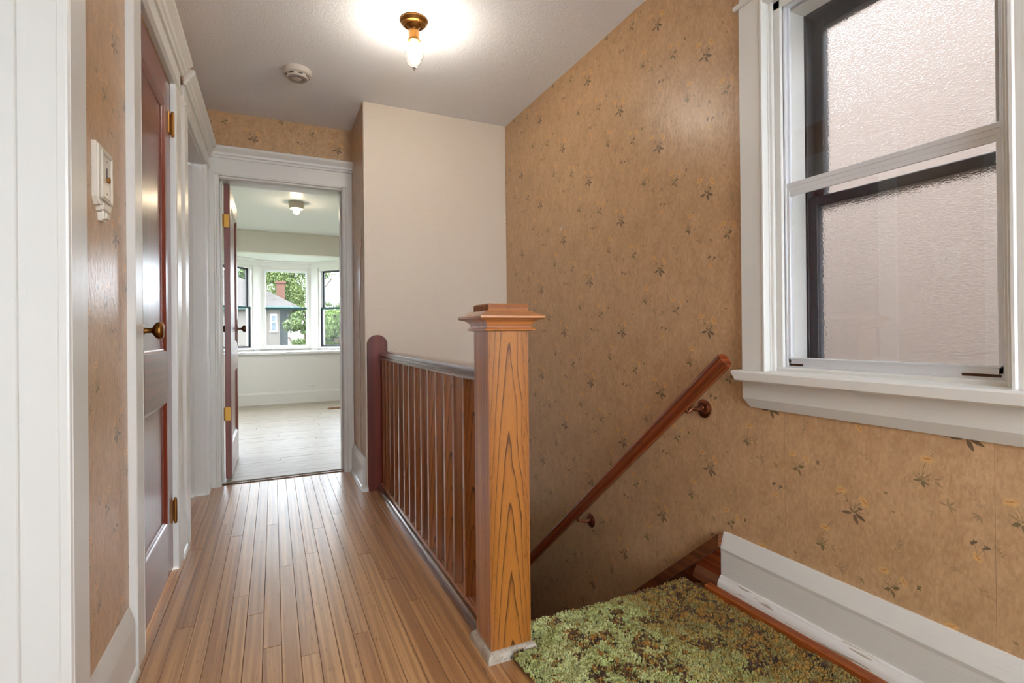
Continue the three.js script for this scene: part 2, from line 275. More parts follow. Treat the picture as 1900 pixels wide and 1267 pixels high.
// a profile swept straight along an axis from a to b. pts: 'z' (x,y), 'x' (z,y), 'y' (x,z)
function prism(axis, pts, a, b, grain = axis, crease = 0, ox = 0, oy = 0) {
  const at = { z: (p, t) => [p[0], p[1], t], x: (p, t) => [t, p[1], p[0]], y: (p, t) => [p[0], t, p[1]] }[axis], s = axis === 'z' ? 1 : -1;
  if (a > b) [a, b] = [b, a];
  let area = 0; pts.forEach((p, i) => { const q = pts[(i + 1) % pts.length]; area += p[0] * q[1] - q[0] * p[1]; });
  const q = area * s < 0 ? [...pts].reverse() : pts, tris = [];
  q.forEach((p, i) => { const r = q[(i + 1) % q.length]; tris.push([at(p, a), at(r, a), at(r, b)], [at(p, a), at(r, b), at(p, b)]); });
  for (const f of THREE.ShapeUtils.triangulateShape(q.map((p) => new THREE.Vector2(...p)), [])) {
    const [A, B, C] = f.map((i) => q[i]), ccw = ((B[0] - A[0]) * (C[1] - A[1]) - (C[0] - A[0]) * (B[1] - A[1])) * s > 0, o = ccw ? [A, B, C] : [A, C, B];
    tris.push(o.map((p) => at(p, b)), [o[0], o[2], o[1]].map((p) => at(p, a)));
  }
  let g = fromTris(tris); if (crease) g = toCreasedNormals(g, crease);
  return boxUV(g, grain, ox, oy);
}
// a wall with rectangular openings: outline and holes in (u, y); axis 'x': the wall lies across x (u = z), axis 'z': across z (u = x)
function wallGeo(axis, a, b, u0, u1, y0, y1, holes = []) {
  const us = [...new Set([u0, u1, ...holes.flatMap((h) => [h[0], h[1]])])].sort((p, q) => p - q), ys = [...new Set([y0, y1, ...holes.flatMap((h) => [h[2], h[3]])])].sort((p, q) => p - q);
  const full = (i, j) => { if (i < 0 || j < 0 || i >= us.length - 1 || j >= ys.length - 1) return false; const u = (us[i] + us[i + 1]) / 2, y = (ys[j] + ys[j + 1]) / 2; return !holes.some((h) => u > h[0] && u < h[1] && y > h[2] && y < h[3]); };
  const at = axis === 'x' ? (u, y, t) => [t, y, u] : (u, y, t) => [u, y, t], tris = [];
  const quad = (p, q, r, s, n) => { for (const t of [[p, q, r], [p, r, s]]) { const e = t[1].map((v, k) => v - t[0][k]), f = t[2].map((v, k) => v - t[0][k]); const N = [e[1] * f[2] - e[2] * f[1], e[2] * f[0] - e[0] * f[2], e[0] * f[1] - e[1] * f[0]]; tris.push(N[0] * n[0] + N[1] * n[1] + N[2] * n[2] < 0 ? [t[0], t[2], t[1]] : t); } };
  for (let i = 0; i < us.length - 1; i++) for (let j = 0; j < ys.length - 1; j++) {
    if (!full(i, j)) continue; const [p, q, r, s] = [us[i], us[i + 1], ys[j], ys[j + 1]];
    for (const [t, d] of [[a, Math.sign(a - b)], [b, Math.sign(b - a)]]) quad(at(p, r, t), at(q, r, t), at(q, s, t), at(p, s, t), axis === 'x' ? [d, 0, 0] : [0, 0, d]);
    const dir = (u, y) => (axis === 'x' ? [0, y, u] : [u, y, 0]);
    if (!full(i - 1, j)) quad(at(p, r, a), at(p, s, a), at(p, s, b), at(p, r, b), dir(-1, 0));
    if (!full(i + 1, j)) quad(at(q, r, a), at(q, s, a), at(q, s, b), at(q, r, b), dir(1, 0));
    if (!full(i, j - 1)) quad(at(p, r, a), at(q, r, a), at(q, r, b), at(p, r, b), dir(0, -1));
    if (!full(i, j + 1)) quad(at(p, s, a), at(q, s, a), at(q, s, b), at(p, s, b), dir(0, 1));
  }
  return boxUV(fromTris(tris));
}
const lathe = (pts, n = 32) => boxUV(toCreasedNormals(new THREE.LatheGeometry(pts.map((p) => new THREE.Vector2(...p)), n), 0.7));
// a moulding that runs round a square post: (overhang, y) steps round half sizes hx, hz
function squareRing(cx, cz, hx, hz, prof, grain = 'x') {
  const tris = [], c = (o, y) => [[cx - hx - o, y, cz + hz + o], [cx + hx + o, y, cz + hz + o], [cx + hx + o, y, cz - hz - o], [cx - hx - o, y, cz - hz - o]];
  for (let i = 0; i + 1 < prof.length; i++) { const a = c(...prof[i]), b = c(...prof[i + 1]); for (let k = 0; k < 4; k++) { const m = (k + 1) % 4; tris.push([a[k], a[m], b[m]], [a[k], b[m], b[k]]); } }
  const lo = c(...prof[0]), hi = c(...prof[prof.length - 1]); tris.push([hi[0], hi[1], hi[2]], [hi[0], hi[2], hi[3]], [lo[0], lo[2], lo[1]], [lo[0], lo[3], lo[2]]);
  return boxUV(toCreasedNormals(fromTris(tris), 0.5), grain);
}
function tube(pts, r, n = 8, seg = 24) { return boxUV(new THREE.TubeGeometry(new THREE.CatmullRomCurve3(pts.map((p) => new THREE.Vector3(...p))), seg, r, n, false)); }
const move = (g, x, y, z) => g.translate(x, y, z);

const used = new Map();
function numbered(name) { const n = used.get(name) ?? 0; used.set(name, n + 1); return n ? `${name}_${String(n).padStart(3, '0')}` : name; }
function finish(m) { m.castShadow = m.receiveShadow = true; return m; }
// one mesh of one or several geometries, under parent (or the scene)
function obj(name, geos, mat, parent = scene) {
  const g = Array.isArray(geos) ? (geos.length > 1 ? mergeGeometries(geos) : geos[0]) : geos, m = finish(new THREE.Mesh(g, mat));
  if (parent === scene) m.name = numbered(name);
  else { const k = parent.userData.count ??= {}; const n = k[name] ?? 0; k[name] = n + 1; m.name = n ? `${name}_${String(n).padStart(3, '0')}` : name; Object.defineProperty(parent.userData, 'count', { value: k, enumerable: false, configurable: true }); }
  parent.add(m); return m;
}
function base(name, x = 0, y = 0, z = 0, turn = 0) { const o = new THREE.Group(); o.name = numbered(name); o.position.set(x, y, z); o.rotation.y = turn; scene.add(o); return o; }
function tag(o, label, category, group) { o.userData.label = label; o.userData.category = category; if (group) o.userData.group = group; return o; }
function structure(o, label) { o.userData.kind = 'structure'; if (label) o.userData.label = label; return o; }

// ================================================================ the setting
// ---- floors, of boards
{
  const floor = structure(base('floor'), 'varnished narrow oak strip floor of the hall, scuffed and worn');
  obj('subfloor', [cbox(XL - 0.14, -0.24, ZE - 0.12, 0.74, -0.018, ZB + 0.1, 0), cbox(0.74, -0.24, ZN + 0.005, XR, -0.018, ZB + 0.1, 0)], M.subfloor, floor);
  const P0 = 0.0173, PITCH = 0.0543, gap = 0.0011;
  const joints = { 5: [-3.01], 3: [-2.83], 4: [-1.77], 1: [-1.723], 2: [-2.52], 7: [-2.11, -3.3], 0: [-2.427], '-1': [-1.818, -2.99], '-2': [-2.055], '-8': [-2.226, -3.19], '-7': [-2.8], '-6': [-2.07], '-3': [-2.222], '-4': [-2.9], '-5': [-1.6, -3.1], 6: [-2.4], 8: [-2.75, -1.9] };
  for (let k = -8; k <= 28; k++) {
    const x0 = Math.max(P0 + k * PITCH, XL - 0.002), x1 = Math.min(P0 + (k + 1) * PITCH, XR - 0.005), far = x1 < 0.62 ? ZE - 0.018 : ZN;
    if (x1 - x0 < 0.01) continue;
    const cut = [ZB - 0.01, ...(joints[k] ?? [rr(-0.9, -0.2)]).concat(k < 11 ? [rr(-0.9, -0.1), rr(0.3, 1)] : [rr(0.2, 1)]).sort((a, b) => b - a), far];
    for (let i = 0; i + 1 < cut.length; i++) { if (cut[i] - cut[i + 1] < 0.03) continue; obj('plank', cbox(x0 + gap / 2, -0.018, cut[i + 1] + 0.0008, x1 - gap / 2, rr(-0.0004, 0.0003), cut[i] - 0.0008, 0.0008, 'z', rnd() * 3, rnd() * 5), M.floor[Math.floor(rnd() * 3)], floor); }
  }
  for (const [a, b] of [DBZ, DDZ]) for (let k = 0; k < 3; k++) obj('plank', cbox(XL - 0.003 - k * PITCH, -0.018, a, XL - 0.002 - (k + 1) * PITCH + gap, 0, b, 0.0008, 'z', rnd() * 3, rnd() * 5), M.floor[k], floor);
  const bf = structure(base('bedroom_floor'), 'bedroom floor of cream-painted boards, chipped along the joints');
  obj('subfloor', cbox(-1.7, -0.24, -8.3, 2.5, -0.02, ZE - 0.02, 0), M.creamGap, bf);
  for (let k = 0; k < 44; k++) {
    const z1 = ZE - 0.045 - k * 0.098, z0 = Math.max(z1 - 0.098, -8.16), cut = [-1.6, rr(-1, 0.1), rr(0.3, 1.3), 2.4];
    for (let i = 0; i < 3; i++) obj('floorboard', cbox(cut[i] + 0.001, -0.02, z0 + 0.0004, cut[i + 1] - 0.0006, 0.012 + rr(-0.0006, 0.0006), z1 - 0.0004, 0.0007, 'x', rnd() * 3, rnd() * 5), M.cream, bf);
  }
  structure(obj('trim_1', cbox(-0.33, -0.015, ZE - 0.05, 0.47, 0.006, ZE - 0.012, 0.003, 'x'), M.darkBronze), 'dark worn threshold strip across the bedroom doorway');
}
// ---- ceilings
structure(obj('ceiling', cbox(XL - 0.14, CEIL, ZE, XR + 0.2, CEIL + 0.1, ZB + 0.1, 0), M.ceiling), 'stippled white painted hall ceiling');
structure(obj('bedroom_ceiling', cbox(-1.7, CEIL, -8.3, 2.5, CEIL + 0.1, ZE, 0), M.bedroomCeiling), 'glossy white bedroom ceiling');
// ---- walls
const DA = [-2.605, -1.965], DB = DBZ, DD = DDZ, HEAD = 2.09;
structure(obj('wall_left', wallGeo('x', XL - 0.13, XL, ZE - 0.12, ZB + 0.1, -0.2, CEIL, [[DA[0], DA[1], -0.001, HEAD], [DB[0], DB[1], -0.001, HEAD], [DD[0], DD[1], -0.001, HEAD]]), M.paper), 'left hall wall in faded tan floral wallpaper between the doors');
const WZ = [-1.205, -0.567], WY = [0.862, 2.125];
structure(obj('wall_right', wallGeo('x', XR, XR + 0.2, -4.8, ZB + 0.1, -2.9, CEIL, [[WZ[0], WZ[1], WY[0], WY[1]]]), M.paper), 'right wall in tan floral wallpaper running down the stairwell');
const DC = [-0.318, 0.46], CH = 2.052;
structure(obj('wall_far', wallGeo('z', ZE - 0.12, ZE, XL - 0.13, XB + 0.1, -0.2, CEIL, [[DC[0] - 0.018, DC[1] + 0.018, -0.001, CH + 0.018]]), M.paper), 'strip of wallpapered wall above the bedroom doorway');
structure(obj('wall_stairs', [cbox(XB, -0.3, ZW - 0.1, XR, CEIL, ZW, 0.003), cbox(XB + 0.002, -0.2, ZE, XB + 0.1, CEIL, ZW - 0.1, 0)], M.plaster), 'plain cream plaster wall at the head of the stairwell');
{ // the wallpaper on the return beside the doorway, torn back from the corner lower down
  const pts = [[ZE, 0.02], [ZE, CEIL]]; let y = CEIL;
  pts.push([ZW - 0.012, CEIL]);
  while (y > 0.1) { y -= 0.03; pts.push([ZW - 0.012 - (y < 1.95 ? 0.03 + 0.17 * smooth(1.95, 1.2, y) * (0.6 + 0.7 * fbm(y * 7, 1, 64, 64, 401, 3)) : 0) - 0.012 * hash(Math.round(y * 100), 3, 5), y]); }
  structure(obj('wall_return', prism('x', pts, XB - 0.0016, XB + 0.001, 'y'), M.paper), 'torn floral wallpaper on the narrow wall right of the bedroom doorway');
}
structure(obj('wall_back', wallGeo('z', ZB, ZB + 0.15, XL - 0.13, XR + 0.1, -0.2, CEIL, [[-0.2, 1.4, 0.5, 2.3]]), M.plaster), 'plaster wall behind the viewer with an opening for the added window');
{
  const w = structure(base('stairwell_shell'), 'plaster walls and floor closing the lower stairwell');
  obj('side_wall', cbox(0.64, -2.9, -4.8, 0.74, -0.02, ZN, 0), M.plaster, w); obj('end_wall', cbox(0.64, -2.9, -4.9, XR, -0.24, -4.8, 0), M.plaster, w);
  obj('lower_floor', cbox(0.64, -3.0, -4.9, XR, -2.9, ZN + 0.1, 0), M.subfloor, w); obj('landing_wall', cbox(0.64, -2.9, ZN + 0.02, XR, -0.24, ZN + 0.1, 0), M.plaster, w);
}
for (const [n, g, l] of [['wall_bedroom_left', wallGeo('x', -1.7, -1.6, -8.3, ZE - 0.1, -0.2, CEIL, [[-7.2, -5.6, 0.8, 2.2]]), 'left bedroom wall'], ['wall_bedroom_right', wallGeo('x', 2.4, 2.5, -8.3, ZE - 0.1, -0.2, CEIL, [[-7.2, -5.6, 0.8, 2.2]]), 'right bedroom wall'],
  ['wall_bedroom_near', [cbox(-1.7, -0.2, ZE - 0.12, XL - 0.12, CEIL, ZE, 0), cbox(XB + 0.1, -0.2, ZE - 0.12, 2.5, CEIL, ZE - 0.02, 0)], 'bedroom wall on the hall side'],
  ['wall_bedroom_far', wallGeo('z', -8.27, -8.15, -1.7, 2.5, -0.2, CEIL, [[-1.03, 1.42, 0.74, 2.2]]), 'pale bedroom wall under and over the bay window']]) structure(obj(n, g, M.bedroomWall), l);

structure(obj('trim_7', cbox(XR - 0.004, CEIL - 0.005, ZW, XR, CEIL, ZB, 0.002, 'z'), M.plaster), 'thin white caulk line where the right wall meets the ceiling');
// ---- trim profiles
const CT = 0.022;                                                     // thickness of a casing
// a casing leg on the left wall (faces +x), from z a (outer) to b (inner edge, with a bead)
const legLeft = (outer, inner, y1) => { const s = Math.sign(inner - outer), x = XL; return prism('y', [[x - 0.01, outer], [x + CT - 0.002, outer], [x + CT, outer + s * 0.002], [x + CT, inner - s * 0.014], [x + CT - 0.004, inner - s * 0.012], [x + CT - 0.004, inner - s * 0.01], [x + CT, inner - s * 0.007], [x + CT - 0.002, inner - s * 0.001], [x + CT - 0.006, inner], [x - 0.01, inner]], -0.001, y1, 'y'); };
const headLeft = (z0, z1, y0) => [
  prism('z', [[XL - 0.01, y0], [XL + CT - 0.004, y0], [XL + CT + 0.008, y0 + 0.008], [XL + CT + 0.008, y0 + 0.02], [XL + CT, y0 + 0.026], [XL + CT, y0 + 0.1], [XL - 0.01, y0 + 0.1]], z0, z1, 'z'),
];
const crownProf = (x, y, d = 1) => [[x, y], [x + 0.012 * d, y], [x + 0.016 * d, y + 0.012], [x + 0.024 * d, y + 0.018], [x + 0.028 * d, y + 0.032], [x + 0.045 * d, y + 0.05], [x + 0.05 * d, y + 0.056], [x + 0.05 * d, y + 0.068], [x + 0.044 * d, y + 0.074], [x, y + 0.074]];
function leftDoorway(n, [z0, z1], label, outA = 0.105, outB = 0.105) {
  const t = structure(base(`trim_${n}`), label);
  obj('casing', legLeft(z0 - outA, z0, HEAD + 0.004), M.white, t); obj('casing', legLeft(z1 + outB, z1, HEAD + 0.004), M.white, t);
  obj('head_board', headLeft(z0 - outA - 0.004, z1 + outB + 0.004, HEAD + 0.002), M.white, t);
  obj('cornice', prism('z', crownProf(XL + CT - 0.002, HEAD + 0.1), z0 - outA - 0.02, z1 + outB + 0.02, 'z'), M.white, t);
  return t;
}
leftDoorway(2, DA, 'white painted casing and cornice round the closed mahogany door', 0.115, 0.1);
const trimB = leftDoorway(3, DB, 'white casing and cornice of the recessed doorway in the left wall', 0.11, 0.11);
const trimD = leftDoorway(4, DD, 'thick white casing and jamb at the left edge of the view', 0.11, 0.11);
// jambs of the open recesses
for (const [t, [z0, z1], deep] of [[trimB, DB, 0.13], [trimD, DD, 0.13]]) {
  obj('jamb', cbox(XL - deep, 0, z0 - 0.02, XL + 0.004, HEAD, z0 + 0.004, 0.0015), M.white, t); obj('jamb', cbox(XL - deep, 0, z1 - 0.004, XL + 0.004, HEAD, z1 + 0.02, 0.0015), M.white, t);
  obj('head_jamb', cbox(XL - deep, HEAD - 0.004, z0, XL + 0.004, HEAD + 0.02, z1, 0.0015, 'z'), M.white, t);
  obj('door_stop', [cbox(XL - 0.09, 0, z0 + 0.003, XL - 0.056, HEAD - 0.004, z0 + 0.015, 0.002), cbox(XL - 0.09, 0, z1 - 0.015, XL - 0.056, HEAD - 0.004, z1 - 0.003, 0.002)], M.white, t);
}
{ // the bedroom doorway
  const t = structure(base('trim_5'), 'white casing and cornice round the open bedroom doorway'), z = ZE;
  const leg = (outer, inner) => { const s = Math.sign(inner - outer); return prism('y', [[outer, z - 0.01], [outer, z + 0.034], [inner - s * 0.03, z + 0.034], [inner - s * 0.027, z + 0.024], [inner - s * 0.02, z + 0.022], [inner - s * 0.016, z + 0.028], [inner - s * 0.01, z + 0.026], [inner - s * 0.004, z + 0.02], [inner, z + 0.012], [inner, z - 0.01]], -0.001, CH + 0.03, 'y'); };
  obj('casing', leg(XL + 0.002, DC[0]), M.white, t); obj('casing', leg(XB - 0.003, DC[1]), M.white, t);
  obj('head_board', [cbox(XL + 0.002, CH + 0.03, z - 0.01, XB - 0.003, CH + 0.145, z + 0.034, 0.0015, 'x'), prism('x', [[z, CH], [z + 0.014, CH], [z + 0.026, CH + 0.008], [z + 0.026, CH + 0.014], [z + 0.02, CH + 0.017], [z + 0.032, CH + 0.022], [z + 0.032, CH + 0.03], [z, CH + 0.03]], DC[0], DC[1], 'x')], M.white, t);
  obj('cornice', prism('x', crownProf(z + 0.034, CH + 0.133).map(([p, q]) => [p, q]), XL + 0.002, XB - 0.001, 'x'), M.white, t);
  obj('jamb', [cbox(DC[0] - 0.02, 0, z - 0.14, DC[0], CH, z + 0.01, 0.002), cbox(DC[0] - 0.001, 0, z - 0.075, DC[0] + 0.01, CH, z - 0.045, 0.002)], M.white, t);
  obj('jamb', [cbox(DC[1], 0, z - 0.14, DC[1] + 0.02, CH, z + 0.01, 0.002), cbox(DC[1] - 0.01, 0, z - 0.075, DC[1] + 0.001, CH, z - 0.045, 0.002)], M.white, t);
  obj('head_jamb', cbox(DC[0], CH, z - 0.14, DC[1], CH + 0.02, z + 0.01, 0.002, 'x'), M.white, t);
}
// ---- baseboards
const baseProf = (x, d, h) => [[x, 0], [x + 0.03 * d, 0], [x + 0.029 * d, 0.012], [x + 0.024 * d, 0.02], [x + 0.018 * d, 0.024], [x + 0.018 * d, h - 0.05], [x + 0.015 * d, h - 0.035], [x + 0.007 * d, h - 0.008], [x + 0.005 * d, h], [x, h]];
{
  const b = structure(base('baseboard_left'), 'white baseboard at the foot of the left wall between casings');
  for (const [z0, z1] of [[DA[1] + 0.115, DD[0] - 0.11], [DB[1] + 0.11, DA[0] - 0.115 + 0.012], [DD[1] + 0.11, ZB]]) obj('board', prism('z', baseProf(XL, 1, 0.2), z0, z1, 'z'), M.white, b);
  structure(obj('baseboard_return', prism('z', baseProf(XB - 0.002, -1, 0.21), ZE + 0.03, ZW, 'z'), M.white), 'short white baseboard right of the bedroom doorway');
  structure(obj('baseboard_landing_end', prism('x', [[ZW, 0], [ZW + 0.03, 0], [ZW + 0.024, 0.02], [ZW + 0.006, 0.03], [ZW, 0.03]], XB - 0.03, XB + 0.012, 'x'), M.white), 'chipped white end of the baseboard at the half post');
  // right: white board over a stained strip, the unpainted stretch running on behind the stair string
  const r = structure(base('baseboard_right'), 'tall white baseboard with chipped bottom moulding under the window');
  const z0 = -1.408, z1 = ZB, x = XR;
  obj('board', prism('z', [[x, 0.05], [x - 0.022, 0.05], [x - 0.022, 0.175], [x - 0.024, 0.188], [x - 0.006, 0.246], [x, 0.246]], z0, z1, 'z'), M.white, r);
  obj('shoe_moulding', prism('z', [[x, 0.045], [x - 0.042, 0.045], [x - 0.042, 0.056], [x - 0.037, 0.068], [x - 0.031, 0.076], [x - 0.028, 0.083], [x - 0.022, 0.086], [x, 0.086]], z0, z1, 'z', 0.5), M.whiteWorn, r);
  obj('stained_strip', cbox(x - 0.07, 0, z0 - 0.04, x, 0.046, z1, 0.005, 'z'), M.stripWood, r).userData.label = 'orange-brown stained floor strip';
  const br = structure(base('baseboard_stained'), 'unpainted dark stained baseboard end behind the stair string');
  obj('board', prism('x', [[z0 - 0.001, 0.03], [z0 - 0.001, 0.19], [-1.53, 0.085], [-1.53, 0.03]], x - 0.02, x, 'z'), M.rail, br);
  obj('shoe_moulding', prism('z', [[x, 0.03], [x - 0.042, 0.03], [x - 0.042, 0.045], [x - 0.034, 0.06], [x - 0.02, 0.074], [x, 0.074]], -1.53, z0 - 0.001, 'z', 0.5), M.stringer, br);
  structure(obj('baseboard_bedroom', prism('x', [[-8.15, 0], [-8.13, 0], [-8.13, 0.16], [-8.145, 0.19], [-8.15, 0.19]], -1.6, 2.4, 'x'), M.bedroomWall), 'painted baseboard under the bay window');
}
// ---- the sloping string on the stair wall
{
  const pts = []; const k = 0.885, top = (z) => 0.243 + k * (z + 1.408), z1 = -1.409, z2 = -4.6;
  pts.push([z1, top(z1)], [z1, top(z1) - 0.052], [z2, top(z2) - 0.052], [z2, top(z2)]);
  const s = structure(base('trim_6'), 'dark stained sloping string along the stair wall');
  obj('cap', prism('x', pts, XR - 0.034, XR, 'z'), M.stringer, s);
  obj('skirt', prism('x', [[z1 - 0.12, top(z1 - 0.12) - 0.052], [z1 - 0.12, top(z1 - 0.12) - 0.3], [z2, top(z2) - 0.35], [z2, top(z2) - 0.052]], XR - 0.016, XR, 'z'), M.stringer, s);
}
// ---- doors
function panelDoor(name, w, h, label, mat = M.mahogany, th = 0.038) {
  // local: x along the width from the hinge (0) to w, y up, faces +z and -z
  const d = structure(base(name), label), st = 0.115, rails = [[0.012, 0.235], [0.735, 0.94], [h - 0.125, h]];
  obj('stile', cbox(0, 0.012, -th / 2, st, h, th / 2, 0.0015, 'y', 0.1), mat, d); obj('stile', cbox(w - st, 0.012, -th / 2, w, h, th / 2, 0.0015, 'y', 0.7), mat, d);
  for (const [a, b] of rails) obj('rail', cbox(st, a, -th / 2, w - st, b, th / 2, 0.001, 'x', 0.3, a), mat, d);
  for (const [a, b] of [[0.235, 0.735], [0.94, h - 0.125]]) {
    obj('panel', cbox(st - 0.004, a - 0.004, -0.006, w - st + 0.004, b + 0.004, 0.006, 0.001, 'y', a), mat, d);
    for (const s of [-1, 1]) { const q = (o) => s * (th / 2 - o), m = [];                     // sticking round the panel
      for (const [e, dir] of [[a, 1], [b, -1]]) m.push(prism('x', [[q(0.001), e], [q(0.001), e + dir * 0.003], [q(0.006), e + dir * 0.007], [q(0.007), e + dir * 0.012], [q(0.011), e + dir * 0.016], [s * 0.005, e + dir * 0.016], [s * 0.005, e]], st, w - st, 'x'));
      for (const [e, dir] of [[st, 1], [w - st, -1]]) m.push(prism('y', [[e, q(0.001)], [e + dir * 0.003, q(0.001)], [e + dir * 0.007, q(0.006)], [e + dir * 0.012, q(0.007)], [e + dir * 0.016, q(0.011)], [e + dir * 0.016, s * 0.005], [e, s * 0.005]], a, b, 'y'));
      obj('panel_moulding', m, mat, d); }
  }
  return d;
}
function knob(d, x, y, z, s, metal = M.oldBrass) { // s: the side it stands on
  obj('keyhole_plate', cbox(x - 0.024, y - 0.14, z, x + 0.024, y + 0.075, z + s * 0.003, 0.0012), M.darkBronze, d);
  const k = lathe([[0.0001, 0], [0.02, 0], [0.02, 0.003], [0.0105, 0.006], [0.009, 0.012], [0.009, 0.026], [0.012, 0.03], [0.021, 0.034], [0.0275, 0.041], [0.029, 0.049], [0.0265, 0.056], [0.0225, 0.059], [0.021, 0.0605], [0.0195, 0.059], [0.0001, 0.062]], 28);
  k.rotateX(s * Math.PI / 2); obj('door_knob', move(k, x, y, z + s * 0.003), metal, d);
}
function hinge(parent, x, y, z, plate) { // vertical barrel with ball tips, leaf plate given as a box
  const h = obj('hinge', plate, M.brass, parent), b = [];
  for (let i = 0; i < 5; i++) b.push(move(boxUV(new THREE.CylinderGeometry(0.0068, 0.0068, 0.0176, 14)), x, y - 0.036 + i * 0.018, z));
  for (const s of [-1, 1]) b.push(move(lathe([[0.0001, -0.006], [0.005, -0.004], [0.0062, 0], [0.005, 0.005], [0.003, 0.0065], [0.0001, 0.008]], 14).rotateX(s < 0 ? Math.PI : 0), x, y + s * 0.049, z));
  const k = h.userData; obj('barrel', b, M.oldBrass, h); return h;
}
{ // closed door in the left wall; hinges on its far side
  const d = panelDoor('door_1', DA[1] - DA[0] - 0.012, 2.078, 'closed dark mahogany two-panel door in the left wall');
  d.rotation.y = -Math.PI / 2 * -1; // local x runs towards... set below
  d.rotation.y = -Math.PI / 2; d.position.set(XL - 0.019, 0, DA[0] + 0.006);   // local +x -> +z, local +z -> -x
  knob(d, DA[1] - DA[0] - 0.012 - 0.075, 1.022, -0.019, -1);
  for (const y of [1.915, 0.255]) hinge(d, -0.004, y, -0.028, cbox(-0.006, y - 0.045, -0.0205, 0.03, y + 0.045, -0.0188, 0.0005));
}
{ const d = panelDoor('door_2', DB[1] - DB[0], 2.075, 'closed mahogany door deep in the left wall recess'); d.rotation.y = -Math.PI / 2; d.position.set(XL - 0.112, 0, DB[0]); knob(d, DB[1] - DB[0] - 0.07, 1.0, -0.019, -1); }
{ const d = panelDoor('door_4', DD[1] - DD[0], 2.075, 'closed white panelled door beside the viewer', M.white); d.rotation.y = -Math.PI / 2; d.position.set(XL - 0.112, 0, DD[0]); knob(d, DD[1] - DD[0] - 0.07, 1.0, -0.019, -1); }
{ // the bedroom door, standing open into the room
  const w = 0.77, d = panelDoor('door_3', w, 2.035, 'dark mahogany bedroom door standing open into the bedroom');
  d.rotation.y = Math.PI / 2; d.position.set(DC[0] + 0.035, 0.012, ZE - 0.095);   // local +x -> -z, local +z -> +x
  knob(d, w - 0.07, 1.05, 0.019, 1, M.darkBronze); knob(d, w - 0.07, 1.05, -0.019, -1, M.darkBronze);
  for (const y of [1.785, 0.455]) { const h = obj('hinge', cbox(-0.0016, y - 0.045, -0.018, 0.0, y + 0.045, 0.014, 0.0004), M.brass, d); const b = []; for (let i = 0; i < 5; i++) b.push(move(boxUV(new THREE.CylinderGeometry(0.006, 0.006, 0.0176, 12)), -0.004, y - 0.036 + i * 0.018, -0.024)); obj('barrel', b, M.oldBrass, h); }
}

